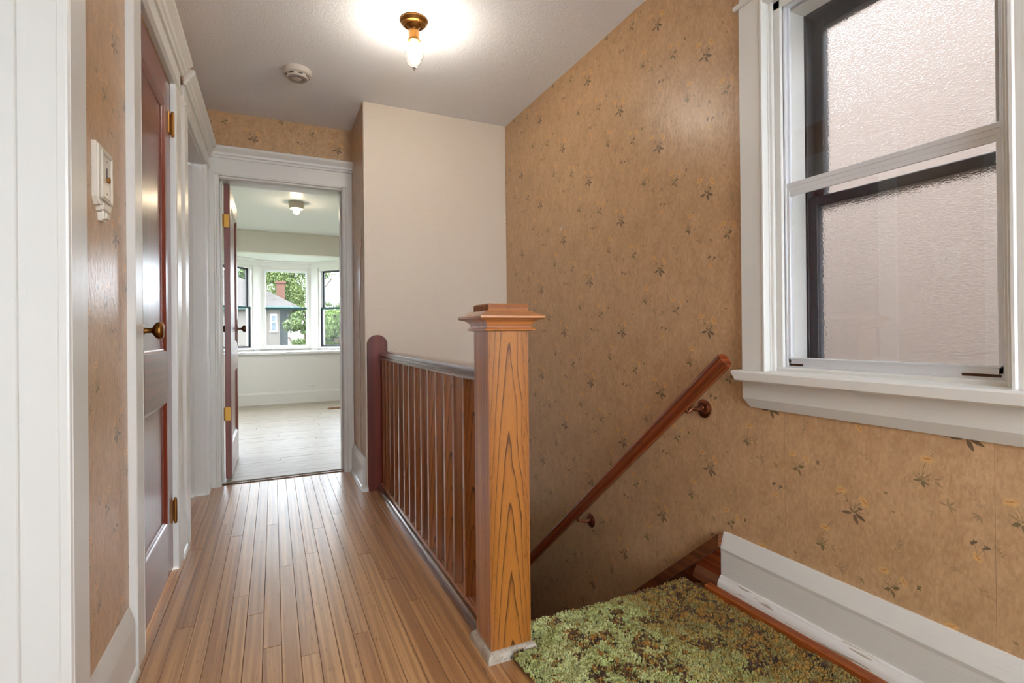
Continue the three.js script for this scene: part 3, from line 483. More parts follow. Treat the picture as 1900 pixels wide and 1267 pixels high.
// ================================================================ windows
{ // the big window in the right wall: casing, inner aluminium storm frame, outer dark sashes with frosted glass
  const w = structure(base('window_1'), 'white cased window over the landing with frosted glass and aluminium storm frame'), x = XR, [z0, z1] = WZ, [y0, y1] = WY, f = x - 0.024, OC = 0.096;
  const leg = (outer, inner) => { const s = Math.sign(inner - outer); return prism('y', [[x + 0.01, outer], [f, outer], [f, inner - s * 0.012], [f - 0.004, inner - s * 0.008], [f - 0.004, inner - s * 0.002], [f, inner], [x + 0.01, inner]], y0 - 0.004, y1 + 0.03, 'y'); };
  obj('casing', leg(z0 - OC, z0), M.white, w); obj('casing', leg(z1 + OC, z1), M.white, w);
  obj('head_board', [cbox(f, y1 + 0.045, z0 - OC, x, y1 + 0.15, z1 + OC, 0.002, 'z'), cbox(f - 0.01, y1 + 0.028, z0 - OC - 0.022, x, y1 + 0.046, z1 + OC + 0.022, 0.005, 'z'), cbox(f, y1 - 0.001, z0 - 0.01, x, y1 + 0.03, z1 + 0.01, 0.002, 'z')], M.white, w);
  obj('cornice', prism('z', crownProf(f, y1 + 0.145, -1), z0 - OC - 0.02, z1 + OC + 0.02, 'z'), M.white, w);
  // stool with splayed ends, apron with a bevelled lip
  const sp = (a, b) => [[x - 0.062, a], [x - 0.07, a + 0.006], [x - 0.07, b - 0.006], [x - 0.062, b], [x + 0.05, b], [x + 0.05, a]];
  const stool = prism('z', sp(y0 - 0.036, y0 + 0.002), z0 - OC - 0.012, z1 + OC + 0.012, 'z'), sa = stool.attributes.position;
  for (let i = 0; i < sa.count; i++) if (sa.getY(i) < y0 - 0.02) sa.setZ(i, sa.getZ(i) + (sa.getZ(i) < -0.9 ? 0.018 : -0.018));
  stool.computeVertexNormals(); obj('stool', stool, M.white, w);
  const ap = prism('z', [[x, y0 - 0.036], [f, y0 - 0.036], [f, y0 - 0.098], [f + 0.016, y0 - 0.13], [x, y0 - 0.13]], z0 - OC, z1 + OC, 'z'), aa = ap.attributes.position;
  for (let i = 0; i < aa.count; i++) if (aa.getY(i) < y0 - 0.11) aa.setZ(i, aa.getZ(i) + (aa.getZ(i) < -0.9 ? 0.02 : -0.02));
  ap.computeVertexNormals(); obj('apron', ap, M.white, w);
  // reveal: stops and jamb liners
  for (const s of [1, -1]) { const z = s > 0 ? z0 : z1;
    obj('jamb', [cbox(x - 0.002, y0, z - s * 0.02, x + 0.2, y1, z + s * 0.004, 0.001), cbox(x + 0.002, y0, z, x + 0.014, y1, z + s * 0.016, 0.003), cbox(x + 0.016, y0, z, x + 0.0295, y1, z + s * (s > 0 ? 0.0365 : 0.0265), 0.002)], M.white, w);
    obj('jamb_liner', cbox(x + 0.05, y0, z, x + 0.118, y1, z + s * 0.052, 0.002), M.white, w); }
  obj('head_jamb', [cbox(x - 0.002, y1 - 0.004, z0, x + 0.2, y1 + 0.02, z1, 0.001, 'z'), cbox(x + 0.016, y1 - 0.03, z0, x + 0.026, y1, z1, 0.002, 'z'), cbox(x + 0.05, y1 - 0.045, z0, x + 0.118, y1, z1, 0.002, 'z')], M.white, w);
  obj('sill', [cbox(x - 0.01, y0 - 0.03, z0, x + 0.24, y0 + 0.004, z1, 0.002, 'z'), cbox(x + 0.01, y0, z0, x + 0.05, y0 + 0.016, z1, 0.004, 'z')], M.white, w);
  // storm frame
  const a = z0 + 0.036, b = z1 - 0.026, ax = x + 0.03;
  const sf = obj('storm_frame', [cbox(ax, y0 + 0.012, a, ax + 0.03, y1 - 0.02, a + 0.008, 0.001), cbox(ax + 0.012, y0 + 0.012, a + 0.008, ax + 0.03, y1 - 0.02, a + 0.015, 0.001), cbox(ax, y0 + 0.012, b - 0.008, ax + 0.03, y1 - 0.02, b, 0.001), cbox(ax + 0.012, y0 + 0.012, b - 0.015, ax + 0.03, y1 - 0.02, b - 0.008, 0.001), cbox(ax, y1 - 0.032, a + 0.008, ax + 0.03, y1 - 0.02, b - 0.008, 0.001, 'z'), cbox(ax, y0 + 0.012, a + 0.008, ax + 0.03, y0 + 0.022, b - 0.008, 0.001, 'z')], M.aluminium, w);
  obj('storm_sash', [cbox(ax + 0.003, 1.467, a + 0.004, ax + 0.014, 1.497, b - 0.004, 0.001, 'z'), cbox(ax + 0.001, 1.482, a, ax + 0.004, 1.497, b, 0.001, 'z'), cbox(ax + 0.003, 1.452, a + 0.012, ax + 0.01, 1.467, b - 0.012, 0.001, 'z')], M.aluminium, sf);
  obj('storm_sash', [cbox(ax + 0.002, y0 + 0.014, a + 0.008, ax + 0.012, y0 + 0.05, b - 0.008, 0.001, 'z'), cbox(ax - 0.002, y0 + 0.044, a + 0.012, ax + 0.006, y0 + 0.05, b - 0.012, 0.001, 'z'), cbox(ax + 0.002, y0 + 0.03, a + 0.008, ax + 0.012, 1.47, a + 0.018, 0.001), cbox(ax + 0.002, y0 + 0.03, b - 0.018, ax + 0.012, 1.47, b - 0.008, 0.001)], M.aluminium, sf);
  obj('slide_latch', cbox(ax, y0 + 0.022, a + 0.012, ax + 0.008, y0 + 0.029, a + 0.06, 0.001, 'z'), M.darkBronze, sf); obj('slide_latch', cbox(ax, y0 + 0.022, b - 0.09, ax + 0.008, y0 + 0.029, b - 0.012, 0.001, 'z'), M.darkBronze, sf);
  obj('pane', cbox(ax + 0.02, 1.48, a + 0.01, ax + 0.0202, y1 - 0.03, b - 0.01, 0), M.pane, w); obj('pane', cbox(ax + 0.008, y0 + 0.04, a + 0.012, ax + 0.0082, 1.475, b - 0.012, 0), M.pane, w);
  // outer sashes
  const c = z0 + 0.052, d = z1 - 0.04, ux = x + 0.124, bars = (y0s, y1s, xx, bot, top) => [cbox(xx, y0s, c, xx + 0.034, y1s, c + 0.036, 0.003), cbox(xx, y0s, d - 0.036, xx + 0.034, y1s, d, 0.003), cbox(xx, y0s, c + 0.036, xx + 0.034, y0s + bot, d - 0.036, 0.003, 'z'), cbox(xx, y1s - top, c + 0.036, xx + 0.034, y1s, d - 0.036, 0.003, 'z')];
  obj('outer_frame', [cbox(ux - 0.004, y0, c - 0.02, ux + 0.07, y1, c + 0.006, 0.002), cbox(ux - 0.004, y0, d - 0.006, ux + 0.07, y1, d + 0.02, 0.002), cbox(ux - 0.004, y1 - 0.052, c + 0.006, ux + 0.07, y1, d - 0.006, 0.002, 'z')], M.darkFrame, w);
  const up = obj('upper_sash', bars(1.42, y1 - 0.05, ux + 0.036, 0.032, 0.04), M.darkFrame, w); obj('frosted_pane', cbox(ux + 0.048, 1.447, c + 0.03, ux + 0.052, y1 - 0.085, d - 0.03, 0), M.frosted, up);
  const lo = obj('lower_sash', bars(y0 + 0.004, 1.454, ux, 0.032, 0.034), M.darkFrame, w); obj('frosted_pane', cbox(ux + 0.012, y0 + 0.03, c + 0.03, ux + 0.016, 1.425, d - 0.03, 0), M.frosted, lo);
}
// a plain double-hung window in a wall piece of its own: local x 0..w along the wall, y up, +z towards the room
function bayWindow(name, label, w, x0, x1, y0, y1, pos, turn, dark) {
  const g = structure(base(name, ...pos, turn), label), f = 0.02;
  obj('wall', wallGeo('z', -0.14, 0, 0, w, 0.3, 2.25, [[x0, x1, y0, y1]]), M.white, g);
  for (const [a, b] of [[0.004, x0], [w - 0.004, x1]]) obj('casing', cbox(a, 0.765, 0, b, y1 + 0.03, f, 0.004), M.white, g);
  obj('head_board', [cbox(0, y1 + 0.03, 0, w, y1 + 0.1, f, 0.003, 'x'), cbox(0, y1 + 0.1, 0, w, y1 + 0.13, f + 0.025, 0.006, 'x')], M.white, g);
  obj('stool', cbox(0, y0 - 0.03, 0, w, y0, 0.045, 0.006, 'x'), M.whiteWorn, g);
  obj('stop', [cbox(x0, y0, -0.02, x0 + 0.02, y1, 0.004, 0.002), cbox(x1 - 0.02, y0, -0.02, x1, y1, 0.004, 0.002), cbox(x0 + 0.02, y1 - 0.02, -0.02, x1 - 0.02, y1, 0.004, 0.002, 'x')], M.white, g);
  const sm = dark ? M.darkFrame : M.aluminium, ym = 1.445;
  const bars = (a, b, z, t) => [cbox(x0 + 0.012, a, z, x0 + 0.012 + t, b, z + 0.03, 0.002), cbox(x1 - 0.012 - t, a, z, x1 - 0.012, b, z + 0.03, 0.002), cbox(x0 + 0.012 + t, a, z, x1 - 0.012 - t, a + 0.03, z + 0.03, 0.002, 'x'), cbox(x0 + 0.012 + t, b - 0.028, z, x1 - 0.012 - t, b, z + 0.03, 0.002, 'x')];
  const up = obj('upper_sash', bars(ym - 0.014, y1 - 0.012, -0.105, dark ? 0.034 : 0.02), sm, g); obj('pane', cbox(x0 + 0.02, ym, -0.09, x1 - 0.02, y1 - 0.02, -0.0898, 0), M.bayPane, up);
  obj('meeting_rail', cbox(x0 + 0.012, ym - 0.016, -0.062, x1 - 0.012, ym + 0.014, -0.028, 0.002, 'x'), M.teal, g);
  const lo = obj('lower_sash', bars(y0, ym + 0.016, -0.06, dark ? 0.034 : 0.02), sm, g); obj('pane', cbox(x0 + 0.02, y0 + 0.02, -0.045, x1 - 0.02, ym, -0.0448, 0), M.bayPane, lo);
  return g;
}
{
  const cw = 0.755, s = 0.85, L = s * Math.SQRT2;
  bayWindow('window_2', 'middle window of the bedroom bay, house and trees behind', cw, 0.05, 0.705, 0.82, 2.075, [-0.18, 0, -9.0], 0, false);
  bayWindow('window_3', 'right angled window of the bedroom bay', L, 0.15, 1.05, 0.82, 2.075, [0.575, 0, -9.0], -Math.PI / 4, true);
  bayWindow('window_4', 'left angled window of the bedroom bay, half hidden by the open door', L, L - 1.05, L - 0.15, 0.82, 2.075, [-0.18 - s, 0, -9.0 + s], Math.PI / 4, true);
  const out = [[-0.18 - s, -8.15], [-0.18, -9.0], [0.575, -9.0], [0.575 + s, -8.15]], wide = [[-1.2, -8.2], [-0.25, -9.15], [0.65, -9.15], [1.6, -8.2]];
  structure(obj('bay_ledge', [prism('y', [[-1.03, -8.1], ...out.slice(1, 3), [1.42, -8.1]], 0.735, 0.765, 'x'), prism('y', wide, 0.3, 0.736, 'x')], M.whiteWorn), 'deep white window ledge of the bay with peeling paint');
  structure(obj('bay_ceiling', prism('y', wide, 2.204, 2.6, 'x'), M.bedroomCeiling), 'low white ceiling of the bay');
}
{ // unseen windows added for daylight, behind the viewer and in both bedroom side walls
  const plain = (name, label, pos, turn, w, y0, y1) => { const g = structure(base(name, ...pos, turn), label);
    obj('frame', [cbox(0, y0, -0.1, 0.05, y1, 0, 0.003), cbox(w - 0.05, y0, -0.1, w, y1, 0, 0.003), cbox(0, y0, -0.1, w, y0 + 0.05, 0, 0.003, 'x'), cbox(0, y1 - 0.05, -0.1, w, y1, 0, 0.003, 'x'), cbox(0.05, (y0 + y1) / 2, -0.07, w - 0.05, (y0 + y1) / 2 + 0.04, -0.03, 0.003, 'x')], M.white, g);
    obj('casing', [cbox(-0.1, y0 - 0.05, 0.001, 0, y1 + 0.1, 0.02, 0.002), cbox(w, y0 - 0.05, 0.001, w + 0.1, y1 + 0.1, 0.02, 0.002), cbox(0, y1, 0.001, w, y1 + 0.1, 0.02, 0.002, 'x'), cbox(0, y0 - 0.05, 0.001, w, y0, 0.05, 0.003, 'x')], M.white, g);
    obj('pane', cbox(0.05, y0 + 0.05, -0.05, w - 0.05, y1 - 0.05, -0.0498, 0), M.pane, g); };
  plain('window_5', 'unseen plain white window added behind the viewer for daylight', [1.4, 0, ZB], Math.PI, 1.6, 0.5, 2.3);
  plain('window_6', 'unseen plain white window added in the right bedroom wall for daylight', [2.4, 0, -7.2], -Math.PI / 2, 1.6, 0.8, 2.2);
  plain('window_7', 'unseen plain white window added in the left bedroom wall for daylight', [-1.6, 0, -5.6], Math.PI / 2, 1.6, 0.8, 2.2);
}

// ================================================================ the stairs
{
  const s = structure(base('staircase'), 'carpeted stair flight dropping away behind the landing');
  for (let i = 1; i <= 12; i++) { const z = ZN + 0.02 - (i - 1) * 0.233, y = -0.205 * i; obj('tread', cbox(0.74, y - 0.03, z - 0.26, XR - 0.02, y, z, 0.004, 'x'), M.stringer, s); obj('riser', cbox(0.74, y - 0.03, z - 0.012, XR - 0.02, y + 0.175, z, 0.001, 'x'), M.stringer, s); }
  obj('well_edge', cbox(0.728, -0.24, ZW, 0.742, -0.001, ZN - 0.002, 0.002, 'z'), M.stringer, s);
}
{ // newel post
  const n = base('newel_post', 0.663, 0, -1.5015), hx = 0.067, hz = 0.0635;
  // the front shows flat-sawn arches, the sides straight grain
  const shaft = cbox(-hx, 0.0, -hz, hx, 1.016, hz, 0.002, 'y', hx); obj('shaft', shaft, M.oakArch, n);
  obj('side_board', cbox(-hx - 0.0012, 0.0, -hz + 0.003, -hx + 0.001, 1.012, hz - 0.001, 0.0005, 'y', 0.05), M.oak, n).userData.label = 'straight-grained side facing the hall';
  obj('side_board', cbox(hx - 0.001, 0.0, -hz + 0.003, hx + 0.0012, 1.012, hz - 0.001, 0.0005, 'y', 0.2), M.oak, n).userData.label = 'straight-grained side facing the stairs';
  obj('cap_moulding', squareRing(0, 0, hx, hz, [[0, 1.008], [0.016, 1.011], [0.018, 1.015], [0.014, 1.018], [0.009, 1.02], [0.008, 1.025], [0.01, 1.031], [0.016, 1.038], [0.026, 1.043], [0.036, 1.045], [0.041, 1.049], [0.041, 1.055], [0.036, 1.059], [0.028, 1.061], [0.018, 1.066], [0.012, 1.071], [0.0, 1.072]]), M.oak, n);
  obj('cap_block', squareRing(0, 0, hx, hz, [[0.0, 1.07], [0.0005, 1.09], [-0.003, 1.094]]), M.oakWorn, n).userData.label = 'worn greyish top block';
  obj('base_moulding', squareRing(0, 0, hx, hz, [[0.017, 0.0], [0.017, 0.01], [0.015, 0.018], [0.011, 0.025], [0.005, 0.03], [0.0, 0.031]]), M.oakPale, n).userData.label = 'quarter-round base with worn white paint';
  tag(n, 'square oak newel post with moulded cap at the landing corner', 'newel post');
}
{ // balustrade from the newel to the half post on the cream wall
  const b = base('balustrade', 0.655, 0, -2.45), z1 = -1.565 + 2.45, z0 = -3.342 + 2.45, X = -0.655;
  const rp = [[-0.034, 0.842], [-0.036, 0.848], [-0.036, 0.856], [-0.031, 0.86], [-0.031, 0.864], [-0.037, 0.868], [-0.039, 0.876], [-0.036, 0.886], [-0.026, 0.893], [-0.012, 0.896], [0.012, 0.896], [0.026, 0.893], [0.036, 0.886], [0.039, 0.876], [0.037, 0.868], [0.031, 0.864], [0.031, 0.86], [0.036, 0.856], [0.036, 0.848], [0.034, 0.842]];
  obj('handrail', prism('z', rp, z0, z1, 'z', 0.6), M.shoe, b);
  obj('bottom_plate', prism('z', [[-0.03, 0], [-0.03, 0.04], [-0.026, 0.046], [-0.02, 0.046], [-0.018, 0.05], [0.072, 0.05], [0.076, 0.04], [0.076, 0]], z0, z1 - 0.018, 'z'), M.oak, b);
  obj('shoe_moulding', prism('z', [[-0.029, 0], [-0.058, 0], [-0.057, 0.012], [-0.053, 0.021], [-0.047, 0.027], [-0.039, 0.031], [-0.029, 0.032]], z0, z1 - 0.018, 'z', 0.6), M.shoe, b);
  const zs = [-1.739, -1.854, -1.967, -2.083, -2.207, -2.324, -2.437, -2.555, -2.671, -2.791, -2.906, -3.024, -3.132, -3.245];
  zs.forEach((z, i) => obj('baluster', cbox(0.62 + X, 0.05, z + 2.45 - 0.019, 0.664 + X, 0.843, z + 2.45, 0.0015, 'y', i % 2 ? rnd() : 0.035 + (i % 3) * 0.004, rnd() * 2), i % 2 ? M.balusterDark : M.balusterArch, b));
  const pp = [[0.546 + X, 0.0], [0.672 + X, 0.0]]; for (let k = 0; k <= 16; k++) { const t = k / 16 * Math.PI; pp.push([0.609 + X + 0.063 * Math.cos(t), 0.94 + 0.06 * Math.sin(t)]); }
  obj('half_post', prism('z', pp, ZW + 2.45 + 0.0005, z0, 'y', 0.4), M.halfNewel, b).userData.label = 'red-brown round-topped half post against the wall';
  tag(b, 'oak balustrade with flat slat balusters along the stairwell edge', 'balustrade');
}
{ // wall handrail
  const k = 0.855, ang = Math.atan(k), zt = -1.325, yt = 0.9, len = 2.55, h = base('stair_handrail', 1.462, yt, zt);
  const pts = []; for (let i = 0; i < 28; i++) { const t = i / 28 * 2 * Math.PI, c = Math.cos(t), s = Math.sin(t); pts.push([0.0225 * Math.sign(c) * Math.abs(c) ** 0.75, 0.03 * Math.sign(s) * Math.abs(s) ** 0.75]); }
  const g = prism('z', pts, -len, -0.006, 'z', 0.7), cap = prism('z', pts.map(([x, y]) => [x * 0.9, y * 0.9]), -0.0065, 0, 'z');
  for (const q of [g, cap]) q.rotateX(-ang);
  obj('rail', [g, cap], M.rail, h);
  for (const [z, y] of [[-1.503, 0.697], [-2.308, -0.008]]) {
    const lx = XR - 1.462, lz = z - zt, ly = y - yt, ry = k * (z - 0.016 - zt) - 0.03;
    const rose = lathe([[0.0001, 0], [0.036, 0], [0.037, 0.003], [0.034, 0.006], [0.03, 0.007], [0.028, 0.01], [0.022, 0.012], [0.014, 0.013], [0.0001, 0.0135]], 32).rotateZ(Math.PI / 2);
    const br = obj('bracket', [move(rose, lx, ly, lz)], M.copper, h);
    obj('arm', [tube([[lx - 0.008, ly + 0.004, lz], [lx - 0.03, ly - 0.002, lz - 0.004], [lx - 0.055, ly + 0.002, lz - 0.01], [lx - 0.074, ry - 0.018, lz - 0.015], [lx - 0.08, ry + 0.006, lz - 0.016]], 0.0075), move(boxUV(new THREE.SphereGeometry(0.011, 12, 8)), lx - 0.01, ly + 0.004, lz), cbox(lx - 0.016, ly - 0.014, lz - 0.004, lx - 0.012, ly - 0.006, lz + 0.004, 0.001)], M.copper, br);
  }
  tag(h, 'polished red-brown handrail sloping down the wallpapered stair wall', 'handrail');
}
{ // shag carpet
  const c = base('shag_carpet', 1.1, 0, -0.7);
  const x1 = 1.47, zf = -1.538, edge = (z) => (z < -1.415 ? 0.745 : 0.652 + 0.02 * Math.sin(z * 9) + (z > -1.3 ? (z + 1.3) * 0.05 : 0)), zb = 0.6;
  const pts = [[0.748, zf + 0.012]]; for (let z = -1.43; z <= zb; z += 0.05) pts.push([edge(z) + (z === -1.43 ? 0.09 : 0.012), z]); pts.push([x1 - 0.004, zb], [x1 - 0.004, zf + 0.012]);
  obj('backing', [prism('y', pts.map(([x, z]) => [x - 1.1, z + 0.7]), 0.001, 0.012), cbox(0.748 - 1.1, -0.17, zf + 0.7 - 0.004, x1 - 1.1, 0.008, zf + 0.7 + 0.006, 0.003)], M.carpetBack, c);
  const tuft = new THREE.IcosahedronGeometry(1, 0); tuft.scale(1, 1.25, 1);
  const items = [], step = 0.0043, pal = { mint: [170, 178, 116], pale: [194, 198, 138], olive: [138, 128, 66], gold: [152, 110, 48], brown: [104, 74, 42], dark: [76, 60, 48] };
  const color = (x, z) => {
    const a = fbm(x * 9 + 40, z * 9 + 40, 512, 512, 501, 3), b = fbm(x * 24 + 40, z * 22 + 40, 2048, 2048, 507, 4), d = fbm(x * 70 + 90, z * 70 + 90, 8192, 8192, 511, 2);
    const sillShade = smooth(0.98, 1.4, x + (a - 0.5) * 0.4), k = b + sillShade * 0.05, t = rnd();   // shade below the window sill put into the pile colour, browner towards the wall
    let q = mix3(pal.mint, pal.pale, smooth(0.4, 0.7, a)); q = mix3(q, pal.olive, clamp(smooth(0.5, 0.62, d) * 0.45 + sillShade * 0.7)); q = mix3(q, d > 0.5 ? pal.gold : pal.brown, sillShade * (0.35 + 0.5 * smooth(0.3, 0.6, d)));
    const spot = smooth(0.52, 0.62, k); if (t < spot * 0.85) { const w = hash(Math.floor(x * 90), Math.floor(z * 90), 533); q = w < 0.26 ? pal.gold : w < 0.56 ? pal.brown : w < 0.8 ? pal.dark : mix3(q, pal.olive, 0.7); } else if (t > 0.985) q = pal.gold;
    return q;
  };
  for (let z = zf; z < zb; z += step) for (let x = 0.64; x < x1; x += step) {
    const xx = x + rr(-0.004, 0.004), zz = z + rr(-0.004, 0.004), e = edge(zz); if (xx < e || xx > x1 || (zz > -0.35 && rnd() < 0.6)) continue;
    const lump = fbm(xx * 18, zz * 18, 1024, 1024, 521, 3);
    items.push([xx, 0.013 + lump * 0.022 - 0.012 * smooth(0.025, 0, xx - e), zz, rr(0.0022, 0.0044)]);
  }
  for (let y = -0.16; y < 0.014; y += step) for (let x = 0.748; x < x1; x += step) items.push([x + rr(-0.004, 0.004), y + rr(-0.004, 0.004), zf - 0.003 + 0.01 * smooth(-0.01, 0.014, y) - rr(0, 0.008), rr(0.0024, 0.0044)]);
  const p = finish(new THREE.InstancedMesh(boxUV(tuft), M.pile, items.length)), m = new THREE.Matrix4(), q = new THREE.Quaternion(), cl = new THREE.Color();
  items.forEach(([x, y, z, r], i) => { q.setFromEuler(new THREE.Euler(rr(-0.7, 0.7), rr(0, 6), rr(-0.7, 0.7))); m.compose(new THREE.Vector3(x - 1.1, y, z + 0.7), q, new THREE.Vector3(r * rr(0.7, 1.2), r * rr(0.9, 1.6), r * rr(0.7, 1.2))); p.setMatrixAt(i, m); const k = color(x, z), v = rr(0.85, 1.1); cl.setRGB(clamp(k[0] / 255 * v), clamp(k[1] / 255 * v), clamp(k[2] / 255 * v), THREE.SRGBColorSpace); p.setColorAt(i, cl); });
  p.name = 'pile'; p.userData.kind = 'stuff'; c.add(p);
  tag(c, 'mottled green and brown shag carpet covering the landing', 'carpet');
}

// ================================================================ lamps, switch and small things
{ // bare bulb fitting on the hall ceiling
  const l = base('ceiling_lamp', 0.624, CEIL, -2.41);
  obj('canopy', lathe([[0.066, 0], [0.067, -0.006], [0.063, -0.012], [0.058, -0.015], [0.056, -0.02], [0.049, -0.023], [0.046, -0.026], [0.044, -0.026], [0.04, -0.021], [0.036, -0.021], [0.031, -0.03], [0.022, -0.038], [0.018, -0.044], [0.0175, -0.05], [0.0001, -0.05]], 40), M.oldBrass, l);
  obj('socket', lathe([[0.0001, -0.046], [0.022, -0.046], [0.026, -0.05], [0.0265, -0.054], [0.0265, -0.09], [0.029, -0.093], [0.031, -0.097], [0.029, -0.1], [0.026, -0.098], [0.022, -0.096], [0.0001, -0.096]], 32), M.oldBrass, l);
  { const o = [[0.022, -0.098], [0.027, -0.108], [0.036, -0.126], [0.0435, -0.147], [0.0455, -0.165], [0.043, -0.184], [0.035, -0.202], [0.0225, -0.216], [0.011, -0.2235], [0.005, -0.226]], i = o.map(([x, y]) => [Math.max(0.001, x - 0.0026), y + 0.0012]).reverse();
    obj('glass_envelope', lathe([...i, ...[...o].reverse().reverse()].concat([i[0]]).reverse(), 40), M.bulbGlass, l); }
  obj('globe_tip', lathe([[0.0001, -0.222], [0.008, -0.223], [0.0095, -0.226], [0.007, -0.23], [0.003, -0.232], [0.0025, -0.24], [0.0001, -0.242]], 16), M.plasticGrey, l);
  obj('glowing_core', lathe([[0.0001, -0.199], [0.011, -0.197], [0.021, -0.191], [0.0275, -0.18], [0.03, -0.165], [0.0285, -0.15], [0.022, -0.13], [0.015, -0.11], [0.013, -0.1]], 28), M.bulb, l);
  const p = new THREE.PointLight(new THREE.Color().setRGB(1, 0.92, 0.8), LAMP_CD, 0, 2); p.position.set(0, -0.165, 0); p.castShadow = true; p.shadow.radius = 1.6; l.add(p);
  tag(l, 'lit clear glass bulb with pointed tip in a brass ceiling fitting', 'ceiling lamp');
}
{ // bedroom ceiling lamp
  const l = base('ceiling_lamp', 0.25, CEIL, -6.26);
  obj('shade_holder', lathe([[0.085, 0], [0.083, -0.02], [0.078, -0.05], [0.072, -0.07], [0.066, -0.072], [0.066, -0.066], [0.0001, -0.06]], 36), M.plastic, l);
  obj('bulb', lathe([[0.0001, -0.06], [0.02, -0.062], [0.034, -0.08], [0.038, -0.1], [0.032, -0.12], [0.016, -0.132], [0.0001, -0.134]], 24), M.bulb, l);
  const p = new THREE.PointLight(new THREE.Color().setRGB(1, 0.8, 0.55), BEDROOM_CD, 0, 2); p.position.set(0, -0.1, 0); p.castShadow = true; p.shadow.radius = 2; l.add(p);
  tag(l, 'small flush bedroom ceiling lamp with beige collar seen through the doorway', 'ceiling lamp');
}
{ // smoke detector
  const s = base('smoke_detector', 0.136, CEIL, -3.13);
  obj('body', lathe([[0.0001, 0], [0.074, 0], [0.074, -0.03], [0.07, -0.034], [0.064, -0.036], [0.0001, -0.036]], 44), M.plastic, s);
  obj('cover', lathe([[0.0001, -0.034], [0.06, -0.034], [0.06, -0.044], [0.054, -0.05], [0.0001, -0.05]], 44), M.plastic, s);
  obj('grille', lathe([[0.024, -0.049], [0.05, -0.0495], [0.046, -0.0525], [0.028, -0.053], [0.024, -0.05]], 40), M.plasticGrey, s);
  obj('test_button', lathe([[0.0001, -0.049], [0.019, -0.05], [0.018, -0.0545], [0.0001, -0.055]], 28), M.plastic, s);
  for (let k = 0; k < 8; k++) { const a = k * Math.PI / 4 + 0.2, v = cbox(-0.013, -0.043, 0.0585, 0.013, -0.038, 0.0612, 0.0005).rotateY(a); obj('vent_slot', v, M.black, s); }
  tag(s, 'round off-white smoke detector on the hall ceiling', 'smoke detector');
}
{ // ornate switch plate; local x along the wall (towards the far end), z out of the wall
  const s = base('light_switch', XL, 1.41, -1.607, Math.PI / 2), ex = (pts, d0, d1) => prism('z', pts, d0, d1, 'y');
  const prof = [[-0.062, 0.07], [0.062, 0.07], [0.062, -0.066], [0.05, -0.084], [0.036, -0.084], [0.03, -0.094], [0.02, -0.096], [0.016, -0.116], [-0.016, -0.116], [-0.02, -0.096], [-0.03, -0.094], [-0.036, -0.084], [-0.05, -0.084], [-0.062, -0.066]];
  obj('back_plate', [ex(prof, -0.002, 0.009), ex(prof.map(([x, y]) => [x * 0.92, (y + 0.02) * 0.95 - 0.02]), 0.008, 0.013)], M.switchIvory, s);
  const fr = []; for (const [a, b, c, d] of [[-0.045, -0.068, -0.035, 0.058], [0.035, -0.068, 0.045, 0.058], [-0.045, 0.05, 0.045, 0.058], [-0.045, -0.068, 0.045, -0.06]]) fr.push(cbox(a, b, 0.012, c, d, 0.018, 0.003)); obj('raised_frame', fr, M.switchIvory, s);
  obj('scroll', [cbox(-0.03, -0.09, 0.012, 0.03, -0.074, 0.017, 0.003), cbox(-0.014, -0.112, 0.012, 0.014, -0.094, 0.018, 0.003)], M.switchIvory, s);
  obj('switch_plate', cbox(-0.034, -0.058, 0.012, 0.034, 0.048, 0.0155, 0.0015), M.switchIvory, s);
  obj('toggle', cbox(-0.004, -0.018, 0.015, 0.004, -0.004, 0.023, 0.002).rotateX(0), M.oldBrass, s); obj('toggle_slot', cbox(-0.004, -0.006, 0.0152, 0.004, 0.02, 0.0159, 0.0002), M.black, s);
  for (const y of [0.036, -0.046]) obj('screw', move(lathe([[0.0001, 0], [0.0032, 0], [0.002, 0.0014], [0.0001, 0.0016]], 12).rotateX(Math.PI / 2), 0, y, 0.0154), M.plasticGrey, s);
  tag(s, 'ornate ivory light switch plate on the wallpaper left of the closed door', 'light switch');
}
{ // a chip of torn wallpaper on the right wall
  const pts = [[-2.600, 1.605], [-2.588, 1.606], [-2.578, 1.618], [-2.574, 1.645], [-2.58, 1.632], [-2.59, 1.626]];
  tag(obj('paper_chip', prism('x', pts, XR - 0.003, XR + 0.001), M.plaster), 'small torn white chip in the wallpaper of the stair wall', 'paper chip');
}
{ // bedroom outlet, floor register
  const o = base('wall_outlet', 0.515, 0.247, -8.15); obj('cover_plate', cbox(-0.055, -0.036, -0.002, 0.055, 0.036, 0.006, 0.003), M.bedroomWall, o);
  for (const s of [-1, 1]) obj('socket', cbox(s * 0.024 - 0.014, -0.014, 0.005, s * 0.024 + 0.014, 0.014, 0.008, 0.003), M.plastic, o);
  tag(o, 'painted-over wall outlet low on the bedroom wall under the bay', 'outlet');
  const v = base('floor_register', 0.79, 0.012, -7.28); obj('frame', [cbox(-0.13, 0, -0.07, 0.13, 0.004, -0.055, 0.001, 'x'), cbox(-0.13, 0, 0.055, 0.13, 0.004, 0.07, 0.001, 'x'), cbox(-0.13, 0, -0.07, -0.115, 0.004, 0.07, 0.001), cbox(0.115, 0, -0.07, 0.13, 0.004, 0.07, 0.001)], M.oldBrass, v);
  for (let k = 0; k < 9; k++) obj('louvre', cbox(-0.115, 0, -0.05 + k * 0.0122, 0.115, 0.003, -0.044 + k * 0.0122, 0.0005, 'x'), M.oldBrass, v); obj('well', cbox(-0.115, -0.004, -0.055, 0.115, 0.0005, 0.055, 0), M.black, v);
  tag(v, 'brown metal floor register in the cream bedroom floor', 'floor vent');
}

